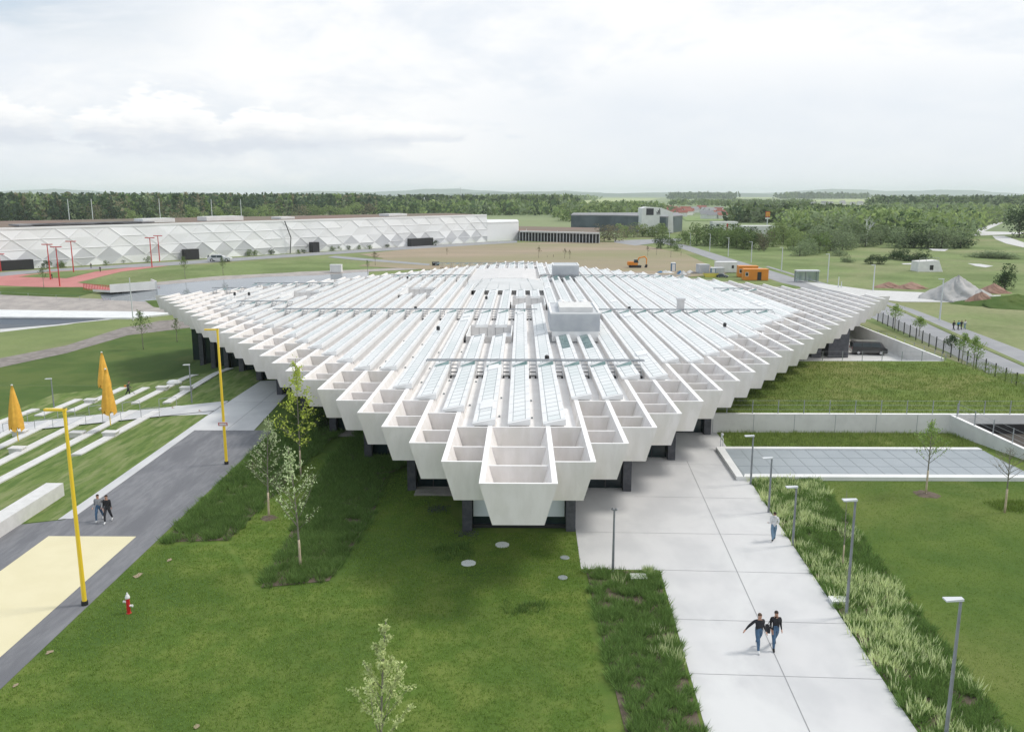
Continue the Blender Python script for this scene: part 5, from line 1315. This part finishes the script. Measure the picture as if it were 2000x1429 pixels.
# houses
ORD = 'first second third fourth fifth sixth seventh eighth ninth tenth eleventh twelfth thirteenth fourteenth fifteenth sixteenth seventeenth eighteenth nineteenth twentieth twenty-first twenty-second twenty-third'.split()
def house(p, w_, d_, h, rz, roof, wall, lab, group):
    root = empty('house', p, rz, lab, 'house', group); b = MB(); b.box(-w_ / 2, w_ / 2, -d_ / 2, d_ / 2, 0, h, wall); b.add([(-w_ / 2 - .002, -d_ / 2, h), (-w_ / 2 - .002, d_ / 2, h), (-w_ / 2 - .002, 0, h * 1.65)], [(0, 1, 2)], wall); b.add([(w_ / 2, -d_ / 2, h), (w_ / 2, d_ / 2, h), (w_ / 2, 0, h * 1.65)], [(0, 1, 2)], wall); b.build('wall', root)
    b = MB(); e = .5
    b.quad((-w_ / 2 - e, -d_ / 2 - e, h - .3), (w_ / 2 + e, -d_ / 2 - e, h - .3), (w_ / 2 + e, 0, h * 1.68), (-w_ / 2 - e, 0, h * 1.68), roof)
    b.quad((-w_ / 2 - e, d_ / 2 + e, h - .3), (w_ / 2 + e, d_ / 2 + e, h - .3), (w_ / 2 + e, 0, h * 1.68), (-w_ / 2 - e, 0, h * 1.68), roof); b.build('roof', root)
    return root
H0 = {}
def houses(reg, n, lab, group, roofs, seed, w_=(9, 14)):
    rd = random.Random(seed)
    lab0 = lab
    for i, (px, py) in enumerate(sorted((rd.uniform(reg[0], reg[1]), rd.uniform(reg[2], reg[3])) for _ in range(n))):
        p = at(px, py); rf = rd.choice(roofs); k = rf.name; lab = lab0 + ', %s from the left' % ORD[i]
        if k not in H0: H0[k] = house(p, 11, 9, 5, rd.uniform(-.6, .6), rf, M_white, lab, group); H0[k].scale = (.7,) * 3; continue
        c = copy_tree(H0[k]); c.location = p; c.rotation_euler.z = rd.uniform(-.7, .7); s = rd.uniform(.6, .9); c.scale = (s, s, s); c['label'] = lab; c['group'] = group
houses((1302, 1350, 414, 425), 20, 'village house left of the lettered pylon', 'village houses in the distance at centre right', [M_roofr], 1)
houses((1352, 1428, 414, 428), 22, 'pale village house beyond the pylon sign', 'village houses beyond the pylon sign', [M_roofr, M_roofg], 2)
houses((1587, 1680, 398, 403), 9, 'grey house in the far row', 'row of grey houses at the pale field', [M_roofg], 3)
houses((1685, 1755, 410, 424), 12, 'distant house near the church steeple', 'houses near the church', [M_roofg, M_roofr], 4)
houses((1562, 1605, 428, 433), 5, 'red house among bushes right of the pylon', 'red roofed houses among the bushes', [M_roofr], 5)
houses((740, 800, 408, 414), 6, 'small white house at the forest edge', 'white houses at the forest edge', [M_roofg, M_roofr], 6)
p = at(1413, 447); cabin(1413, 449, 14, 8, 4.5, M_white, 'low white hall with a red roof band near the pylon sign', 0, M_redp, ((-.3, 1), (.3, 1)), name='hall')
cabin(1478, 462, 15, 8, 5.0, M_white, 'white flat roofed hall behind the roadside trees', 0, M_white, (), name='hall')
# church
p = at(1829, 426); root = empty('church', p, 0, 'distant church with a slim pointed steeple', 'church'); h1, h2 = zat(p, 416), zat(p, 398)
b = MB(); b.box(-3, 3, -3, 3, 0, h1, M_roofg); b.build('tower', root)
b = MB(); b.lathe([(4.2, h1), (3.4, h1 + 2), (1.4, h1 + (h2 - h1) * .35), (.25, h2)], M_carg, 8); b.build('steeple', root)
b = MB(); b.box(-14, -3, -4, 4, 0, h1 * .5, M_white); b.build('nave', root)

# ------------------------------------------------------------------ woods and trees in the distance
sheet('crop_field', [(1105, 392), (1190, 387), (1290, 388), (1260, 393), (1180, 397), (1110, 399)], M_cropy, .3)
sheet('crop_field', [(1560, 391), (1740, 388), (1760, 392), (1690, 395), (1580, 394)], M_cropy, .3)
sheet('crop_field', [(1425, 386), (1520, 386), (1520, 388), (1430, 388)], M_cropy, .3)
sheet('crop_field', [(1585, 403), (1700, 401), (1700, 407), (1590, 410)], M_cropy, .3)
sheet('green_field', [(1300, 392), (1420, 390), (1420, 394), (1310, 397)], M_cropg, .3)
sheet('green_field', [(1330, 424), (1440, 424), (1440, 432), (1340, 432)], M_cropg, .3)
sheet('green_field', [(1120, 404), (1300, 400), (1300, 418), (1200, 420)], M_cropg, .3)
forest('forest', [[(-60, 436), (0, 434), (735, 421), (735, 410), (640, 404), (-60, 408)]], 2600, 15.5, 10, [L_pine, L_dark, L_pine, L_tree, L_brown, L_tree3], 1, 34, .17, 'dense dark pine forest behind the white faceted building', cone=.45)
forest('forest', [[(500, 404), (735, 412), (1130, 412), (1130, 400), (900, 392), (500, 395)]], 900, 14, 16, [L_tree, L_dark, L_pine, L_tree2, L_tree3], 2, 22, .2, 'wide distant forest behind the middle of the view')
forest('forest', [[(735, 421), (1130, 421), (1130, 410), (735, 408)]], 420, 10, 12, [L_tree, L_dark, L_tree2, L_tree3], 3, 24, .2, 'band of mixed broadleaf trees below the middle forest')
forest('forest', [[(930, 397), (1090, 396), (1180, 389), (1030, 388)]], 260, 14, 22, [L_tree, L_tree2], 12, 16, .24, 'distant light green wood above the middle forest')
forest('forest', [[(1100, 434), (1300, 430), (1290, 408), (1180, 404), (1080, 412)]], 300, 8.5, 11, [L_tree, L_tree2, L_tree3], 4, 24, .2, 'light green tree belt behind the white tower block')
forest('forest', [[(1300, 402), (1600, 404), (1580, 396), (1320, 394)]], 240, 7, 14, [L_tree, L_tree2, L_tree3], 5, 20, .2, 'tree belt beyond the village')
forest('forest', [[(1430, 436), (1690, 436), (1700, 424), (1560, 412), (1430, 418)]], 430, 8, 10, [L_tree, L_tree3, L_dark], 6, 26, .2, 'wood around the yellow lettered pylon')
forest('forest', [[(1700, 408), (2060, 412), (2060, 392), (1700, 393)]], 520, 13, 18, [L_dark, L_tree, L_tree3], 7, 22, .2, 'dark wooded ridge at the right horizon')
forest('forest', [[(1690, 424), (2060, 428), (2060, 412), (1700, 408)]], 330, 7.5, 11, [L_tree3, L_tree2, L_tree], 8, 24, .2, 'pale green belt of trees below the right wooded ridge')
forest('forest', [[(1518, 388.6), (1690, 388.6), (1690, 385.2), (1518, 385.2)], [(1310, 389), (1432, 389), (1432, 386), (1310, 386)]], 190, 21, 34, [L_dark, L_tree], 9, 16, .22, 'two far hilltop woods under the horizon')
forest('forest', [[(1530, 474), (1880, 474), (1900, 448), (1700, 432), (1540, 440)]], 470, 9.5, 10.5, [L_tree2, L_tree3, L_tree, L_tree2, L_tree3, L_dark], 10, 110, .085, 'mixed green woodland across the right middle distance', base_up=-.05)
forest('forest', [[(1870, 452), (1990, 428), (2060, 424), (2060, 408), (1900, 420)]], 200, 6, 9, [L_tree2, L_tree3], 11, 34, .15, 'light bushes along the far right track', base_up=-.05)
G1 = 'trees and bushes in the right middle distance'
rd = random.Random(5)
def row(L, lab, keys, group=G1, name='tree', cat='tree'):
    lab0 = lab
    for i, (px, py, hp, wp) in enumerate(sorted(L)):
        if len(L) > 1: lab = lab0 + ', %s from the left' % ORD[i]
        p = at(px, py); far_tree(rd.choice(keys), p, hp / FPX * p.y * 1.02, wp * 1.12 / FPX * p.y, lab, group, name, cat)
row([(1338, 477, 24, 28), (1360, 480, 40, 26), (1382, 479, 26, 24), (1400, 481, 38, 34), (1420, 484, 34, 34), (1438, 485, 36, 34), (1452, 487, 28, 30), (1470, 486, 32, 34), (1488, 487, 26, 26), (1392, 477, 34, 34), (1430, 480, 38, 36), (1462, 481, 34, 36)], 'round green tree beside the far right road', ['round0', 'round1', 'round2', 'dark0'], 'green trees beside the far right road')
row([(1492, 491, 34, 26)], 'brownish thin tree at the end of the roadside row', ['brown0'], None)
row([(1510, 482, 40, 30), (1530, 478, 40, 34), (1545, 472, 36, 34), (1560, 480, 32, 34)], 'light olive tree at the meadow edge', ['light0', 'light1', 'brown0', 'light2'], 'olive green trees at the meadow edge')
row([(1550, 488, 26, 28), (1562, 500, 24, 34), (1580, 497, 28, 36), (1600, 494, 36, 40), (1622, 490, 36, 42), (1645, 488, 30, 36), (1660, 484, 26, 30), (1608, 480, 36, 44), (1640, 470, 40, 50), (1672, 470, 38, 46), (1570, 468, 34, 34), (1590, 460, 34, 40), (1588, 486, 38, 44), (1630, 480, 42, 48), (1660, 478, 44, 46), (1615, 468, 44, 50), (1700, 466, 42, 50)], 'bushy tree at the front of the woodland', ['grey0', 'grey1', 'light2', 'round1'], 'bushy trees at the front of the woodland')
row([(1690, 482, 30, 46), (1720, 478, 34, 40), (1738, 470, 40, 46), (1765, 484, 36, 44), (1785, 484, 40, 50), (1812, 484, 42, 54), (1838, 485, 36, 50), (1862, 484, 34, 46), (1876, 485, 24, 36)], 'dense bush of the big meadow clump', ['grey0', 'grey1', 'grey2', 'dark1'], 'bushes of the big clump in the meadow', 'bush', 'bush')
row([(1745, 506, 18, 26), (1758, 508, 20, 26), (1775, 510, 16, 24), (1717, 516, 17, 28), (1700, 516, 14, 20), (1790, 510, 22, 36)], 'low dark bush standing in the meadow', ['dark0', 'dark1', 'grey1'], 'low dark bushes in the meadow', 'bush', 'bush')
row([(1650, 512, 12, 16), (1660, 513, 8, 16), (1930, 503, 12, 60), (1955, 505, 12, 50), (1640, 500, 14, 26)], 'low rough bush in the open meadow', ['grey0', 'grey2'], 'low rough bushes in the open meadow', 'bush', 'bush')
row([(1962, 566, 46, 30)], 'dense dark upright tree standing alone near the gravel heap', ['poplar0'], None)
row([(1990, 464, 52, 46), (2006, 462, 62, 50)], 'large dark tree cut by the right edge', ['dark0', 'dark2'], 'large dark trees at the right edge')
row([(1880, 462, 22, 30), (1895, 458, 24, 34), (1862, 456, 34, 36), (1835, 452, 26, 40)], 'rounded tree beside the far right track', ['round0', 'grey1', 'dark0'], 'rounded trees beside the far right track')
row([(1180, 471, 30, 34), (1202, 472, 30, 34), (1220, 464, 24, 30), (1255, 462, 24, 34), (1275, 463, 24, 34), (1293, 462, 22, 28), (1238, 464, 22, 26)], 'olive tree before the dark hall with the white tower', ['brown0', 'light0', 'light1'], 'olive trees before the dark hall')
row([(1290, 486, 24, 22), (1310, 484, 18, 18), (1322, 490, 12, 14)], 'dark small tree at the road junction behind the site', ['dark0', 'round1'], 'small trees at the road junction')
row([(185, 432, 30, 26), (527, 428, 26, 34), (500, 430, 22, 24), (470, 430, 24, 28), (385, 432, 28, 30), (430, 432, 26, 26), (585, 427, 24, 30), (620, 425, 22, 34), (655, 424, 20, 34), (690, 423, 24, 30), (715, 421, 22, 28), (345, 434, 18, 24), (262, 434, 24, 22)], 'broadleaf tree before the pine forest', ['light0', 'light1', 'light2', 'brown0'], 'broadleaf trees before the pine forest')
for i, (px, py, hp) in enumerate([(92, 524, 15), (118, 522, 12), (124, 523, 10), (178, 516, 8), (208, 518, 9), (232, 514, 9), (240, 514, 7), (487, 500, 12), (497, 499, 10), (531, 497, 10), (557, 495, 7), (583, 496, 8), (593, 495, 8), (650, 490, 9), (662, 489, 8), (680, 488, 9), (700, 487, 8), (722, 487, 8), (757, 484, 7), (775, 482, 7), (790, 480, 7), (850, 480, 10), (288, 513, 12)]):
    p = at(px, py); far_tree(['dark0', 'grey1', 'round2'][i % 3], p, hp / FPX * p.y, hp * 1.1 / FPX * p.y, 'small dark shrub before the white faceted building, %s from the left' % ORD[min(i, 22)], 'shrubs before the white faceted building', 'shrub', 'shrub')
# bare white tree
p = at(1692, 478); root = empty('dead_tree', p, 0, 'bare whitish dead tree among the green bushes', 'tree'); H = zat(p, 424); b = MB(); g = random.Random(4)
def limb(q, d, l, r, dep):
    e = q + d * l; b.tube([q, q.lerp(e, .5) + Vector((g.gauss(0, l * .05), 0, 0)), e], [r, r * .8, r * .55], M_white, 5)
    if dep:
        for _ in range(3): limb(q.lerp(e, g.uniform(.55, 1)), (d + Vector((g.gauss(0, .55), g.gauss(0, .55), .15))).normalized(), l * .62, r * .5, dep - 1)
limb(Vector((0, 0, 0)), Vector((0, 0, 1)), H * .5, .32, 4); b.build('trunk', root)
# far hills
b = MB(); M_hill = mat('hills', (.07, .11, .09), .95, (.11, .15, .11), .002, 4)
for (y0, amp, s0, x0, x1) in [(7500, 40, 1.0, -6000, 9000), (11500, 85, 2.7, -9000, 12000)]:
    n_ = 90; vs = []
    for i in range(n_ + 1):
        x = x0 + (x1 - x0) * i / n_; z = max(2, amp * (.62 + .30 * math.sin(x * .0011 + s0) + .18 * math.sin(x * .0037 + s0 * 2) + .05 * math.sin(x * .013)))
        vs += [(x, y0 - 900, -1), (x, y0, z), (x, y0 + 1500, -1)]
    b.add(vs, [(3 * i + k, 3 * i + 3 + k, 3 * i + 4 + k, 3 * i + 1 + k) for i in range(n_) for k in (0, 1)], M_hill)
tag(b.build('hills', smooth=True), kind='structure')

# ------------------------------------------------------------------ people
M_skin = mat('skin', (.48, .27, .19), .6)
def clothm(n, c): return mat(n, c, .85, tuple(q * .75 for q in c), 8, 4)
K = dict(black=clothm('black_fabric', (.02, .02, .025)), grey=clothm('grey_knit', (.30, .31, .33)), white=clothm('white_fabric', (.72, .72, .73)), jeans=clothm('blue_denim', (.07, .14, .24)),
         ljeans=clothm('light_denim', (.17, .27, .38)), dark=clothm('dark_trousers', (.03, .032, .04)), shoe_w=clothm('white_shoes', (.75, .75, .75)), shoe_b=clothm('black_shoes', (.02, .02, .02)),
         hair=clothm('dark_hair', (.035, .022, .015)), blue=clothm('blue_jacket', (.05, .25, .40)), olive=clothm('work_clothes', (.10, .11, .09)), lhair=clothm('brown_hair', (.12, .07, .04)))
def skin_body(V, E, seg, root, name='body'):
    """V: (pos, radius); E: (i, j, material key); grown with a skin modifier then frozen to one mesh"""
    me = bpy.data.meshes.new(name); me.from_pydata([v[0] for v in V], [(a, c) for a, c, _ in E], []); o = bpy.data.objects.new(name, me); COL.objects.link(o)
    md = o.modifiers.new('skin', 'SKIN'); md.branch_smoothing = .4
    sv_ = me.skin_vertices[0].data
    for i, v in enumerate(V): kk = 1.28 if v[1] > .03 else 1.1; sv_[i].radius = (v[1] * kk, (v[2] if len(v) > 2 else v[1]) * kk); sv_[i].use_root = (i == 0)
    sb = o.modifiers.new('sub', 'SUBSURF'); sb.levels = 1; sb.render_levels = 1
    dg = bpy.context.evaluated_depsgraph_get(); m2 = bpy.data.meshes.new_from_object(o.evaluated_get(dg)); bpy.data.objects.remove(o)
    keys = []
    m2.materials.clear()
    for _, _, k in E:
        if k not in keys: keys.append(k)
    for k in keys: m2.materials.append(M_skin if k == 'skin' else K[k])
    P = [(Vector(V[a][0]), Vector(V[c][0]), keys.index(k)) for a, c, k in E]
    for f in m2.polygons:
        c = f.center; best = 9e9
        for a, d, k in P:
            ab = d - a; t_ = max(0, min(1, (c - a).dot(ab) / max(ab.length_squared, 1e-9))); dd = (a + ab * t_ - c).length_squared
            if dd < best: best = dd; f.material_index = k
        f.use_smooth = True
    r = bpy.data.objects.new(name, m2); COL.objects.link(r); r.parent = root; return r
def person(p, rz, lab, top, legs, shoe, hair='hair', s=1.0, phase=.5, armL=(-.12, .05), armR=(.12, -.05), bend=None, group=None, hood=False, bag=None, tool=None, bareArm=False, fingers=True):
    """faces local -y; phase = stride; arm = (sideways swing, forward swing)"""
    root = empty('person', p, rz, lab, 'person', group); root.scale = (s, s, s)
    V = []; E = []
    def v(x, y, z, r, r2=None): V.append(((x, y, z), r, r2 or r)); return len(V) - 1
    pel = v(0, 0, .95, .135, .10); bel = v(0, 0, 1.08, .13, .095); ch = v(0, 0, 1.30, .155, .105); nk0 = v(0, 0, 1.455, .075); nk = v(0, -.005, 1.52, .052); hd = v(0, -.01, 1.62, .072, .085); ht = v(0, 0, 1.72, .066, .075)
    E += [(pel, bel, legs if not hood else top), (bel, ch, top), (ch, nk0, top), (nk0, nk, 'skin'), (nk, hd, 'skin'), (hd, ht, 'skin')]
    n = v(0, -.105, 1.615, .012); E.append((hd, n, 'skin'))
    for s_ in (-1, 1): e = v(s_ * .082, 0, 1.625, .014); E.append((hd, e, 'skin'))
    for s_, ph in ((-1, phase), (1, -phase)):
        hy = -.02; ky = -.28 * ph - .03; ay = -.36 * ph + (.14 if ph < 0 else .0); az_ = .09 + (.06 if ph < 0 else 0)
        h = v(s_ * .095, hy, .90, .095); k = v(s_ * .10, ky, .50 + abs(ph) * .015, .062); a = v(s_ * .10, ay, az_ + .03, .042); t_ = v(s_ * .105, ay - .10, .045 + (.0 if ph > 0 else .01), .04); he = v(s_ * .10, ay - .17, .04, .032)
        E += [(pel, h, legs), (h, k, legs), (k, a, legs), (a, t_, shoe), (t_, he, shoe)]
    for s_, (sw, fw_) in ((-1, armL), (1, armR)):
        sh = v(s_ * .19, 0, 1.42, .062); el_ = v(s_ * .22 + sw * .6, fw_ * .4 + .02, 1.42 - .27, .045)
        if abs(sw) > .5: el_ = v(s_ * .22 + sw * .5, fw_ * .4, 1.42 - .20, .045)
        wr = v(s_ * .23 + sw, -abs(fw_) * .2 - .0 + (-fw_), 1.42 - .50 + abs(sw) * .25 + (abs(fw_) * .25), .03)
        E += [(ch, sh, top), (sh, el_, top), (el_, wr, 'skin' if bareArm else top)]
        W = Vector(V[wr][0]); d = (W - Vector(V[el_][0])).normalized(); pm_ = v(*(W + d * .075), .034, .02); E.append((wr, pm_, 'skin'))
        if fingers:
            sd_ = d.cross(Vector((0, 1, 0))); sd_ = sd_.normalized() if sd_.length > .1 else Vector((0, 1, 0)); cu = d.cross(sd_).normalized()
            for q, (off, ln) in enumerate(((-.027, .06), (-.009, .072), (.009, .068), (.026, .052))):
                f0 = Vector(V[pm_][0]) + cu * off + d * .03; f1 = f0 + d * ln * .6; f2 = f1 + (d * .7 + sd_ * -s_ * .6).normalized() * ln * .45
                a_ = v(*f1, .009); b_ = v(*f2, .008); E += [(pm_, a_, 'skin'), (a_, b_, 'skin')]
            th = W + d * .03 + cu * -.045; a_ = v(*th, .011); b_ = v(*(th + d * .04 + cu * -.01), .009); E += [(wr, a_, 'skin'), (a_, b_, 'skin')]
    if bend:
        for i, q in enumerate(V):
            x, y, z = q[0]
            if z > .95 and i not in (0,): c_, s2 = math.cos(bend), math.sin(bend); dz = z - .95; V[i] = ((x, y * c_ - dz * s2, .95 + dz * c_ + y * s2), q[1], q[2])
    bo = skin_body(V, E, None, root)
    T = Vector(V[5][0]) + Vector((0, .012, .035))
    b = MB(); n_ = 12; rows = []
    for j in range(5):
        th = j / 4 * 1.75
        for i in range(n_):
            a = 6.283 * i / n_; r = .100 * math.sin(th) + .004; front = max(0, -math.sin(a)); zz = T.z + .10 * math.cos(th) * (1 if th < 1.5 else .9) + front * (.03 if j > 2 else 0)
            rows.append((T.x + r * math.cos(a) * .9, T.y + r * math.sin(a) * 1.02 + .006, zz))
    b.add(rows, [(j * n_ + i, j * n_ + (i + 1) % n_, (j + 1) * n_ + (i + 1) % n_, (j + 1) * n_ + i) for j in range(4) for i in range(n_)] + [tuple(range(n_))[::-1]], K[hair]); b.build('hair', root, True)
    b = MB(); H_ = Vector(V[5][0])
    for s_ in (-1, 1): b.box(H_.x + s_ * .032 - .012, H_.x + s_ * .032 + .012, H_.y - .092, H_.y - .084, H_.z + .012, H_.z + .024, K['hair'])
    b.box(H_.x - .022, H_.x + .022, H_.y - .090, H_.y - .080, H_.z - .052, H_.z - .044, K['lhair']); b.build('face', root)
    if hood: b = MB(); b.lathe([(.05, 1.44), (.115, 1.46), (.12, 1.50), (.08, 1.55)], K[top], 12, (0, .05, 0)); b.build('hood', root, True)
    return root
def pp(px, py): return at(px, py)
person(pp(1480, 1271) + Vector((0, 0, .05)), R(8), 'man in a black shirt and blue jeans walking with one arm stretched out', 'black', 'jeans', 'shoe_w', 'lhair', 1.0, .75, (-.42, .05), (.0, .18))
r = person(pp(1512, 1266) + Vector((0, 0, .05)), R(-4), 'man in a black jumper and blue jeans carrying a dark bag on the plaza', 'black', 'jeans', 'shoe_b', 'hair', 1.0, .85, (.02, .1), (.0, .12))
b = MB(); q = pp(1512, 1266) + Vector((-.33, -.02, .05)); b.hexa([(-.10, -.17, .78), (.06, -.17, .78), (-.10, .17, .78), (.06, .17, .78), (-.08, -.15, 1.06), (.05, -.15, 1.06), (-.08, .15, 1.06), (.05, .15, 1.06)], K['black']); b.tube([(0, -.1, 1.05), (.14, 0, 1.47), (.0, .1, 1.05)], .014, K['black'], 5)
o = b.build('shoulder_bag'); o.location = q; tag(o, 'dark shoulder bag hanging at the side of the man in the black jumper', 'bag')
person(pp(1510, 1057) + Vector((0, 0, .05)), R(178), 'man in a white hoodie and light jeans walking away beside the bed', 'white', 'ljeans', 'shoe_b', 'hair', 1.0, .35, (-.02, .25), (.02, .25), hood=True)
person(pp(195, 1018) + Vector((0, 0, .05)), R(10), 'man in a grey sweater and green blue trousers on the asphalt path', 'grey', 'jeans', 'shoe_w', 'hair', .97, .8, (-.02, .22), (.02, .22))
person(pp(212, 1021) + Vector((0, 0, .05)), R(5), 'man in a black jacket over a grey shirt on the asphalt path', 'black', 'dark', 'shoe_w', 'hair', 1.0, .7, (.02, .08), (-.02, -.08))
p = pp(251, 773); person(p, R(100), 'gardener in dark work clothes bending over a grass trimmer on the terraces', 'olive', 'dark', 'shoe_b', 'hair', .95, .5, (-.02, .3), (.02, .3), bend=.25, fingers=False)
b = MB(); b.tube([(-.1, 0, 1.0), (.9, -.1, .12)], .025, M_black, 6); b.lathe([(.14, .02), (.14, .1), (.03, .16)], M_orange, 10, (.95, -.1, 0)); b.box(-.35, -.05, -.1, .1, .98, 1.18, M_orange); o = b.build('grass_trimmer'); o.location = p; tag(o, 'grass trimmer held by the gardener', 'trimmer')
# groups farther off
P0 = person(pp(1862, 645), R(200), 'walker in black at the left of four people on the right cycle path', 'black', 'dark', 'shoe_b', s=.82, phase=.5, fingers=False)
person(pp(1871, 645), R(195), 'walker in a blue jacket in the group on the right cycle path', 'blue', 'dark', 'shoe_b', s=.82, phase=.6, fingers=False)
def cp(src, loc, rz, lab, group=None):
    c = copy_tree(src); c.location = loc; c.rotation_euler.z = rz; c['label'] = lab
    if group: c['group'] = group
    return c
cp(P0, pp(1877, 644), R(190), 'dark clad walker third from the left in the group on the cycle path')
person(pp(1884, 643), R(195), 'walker in a white top at the right of the group on the cycle path', 'white', 'ljeans', 'shoe_b', s=.8, phase=.6, fingers=False)
for i, (px, py) in enumerate([(1563, 549), (1574, 550), (1581, 550)]): cp(P0, pp(px, py) + Vector((0, .3, 0)), R(i * 70), 'dark clad person waiting in the bus shelter, %s' % ['left', 'middle', 'right'][i]).scale = (.95,) * 3
cp(P0, pp(102, 545), R(90), 'dark clad person standing by a red mast on the red court')
cp(P0, pp(196, 531), R(40), 'dark clad person walking on the far red court')
cp(P0, pp(178, 524), R(40), 'dark clad person by the road behind the red court')

# ------------------------------------------------------------------ haze
if HAZE:
    m = bpy.data.materials.new('haze'); m.use_nodes = True; t = NT(m.node_tree); m.node_tree.nodes.clear()
    pv = t.n('ShaderNodeVolumePrincipled'); pv.inputs['Color'].default_value = (.90, .96, 1.0, 1); pv.inputs['Density'].default_value = HAZE
    pv.inputs['Anisotropy'].default_value = .1
    o_ = t.n('ShaderNodeOutputMaterial'); t.nt.links.new(pv.outputs[0], o_.inputs['Volume'])
    b = MB(); b.ms = [m]; b.box(-10000, 10000, -80, 17000, -6, 125, m); tag(b.build('haze'), kind='stuff')
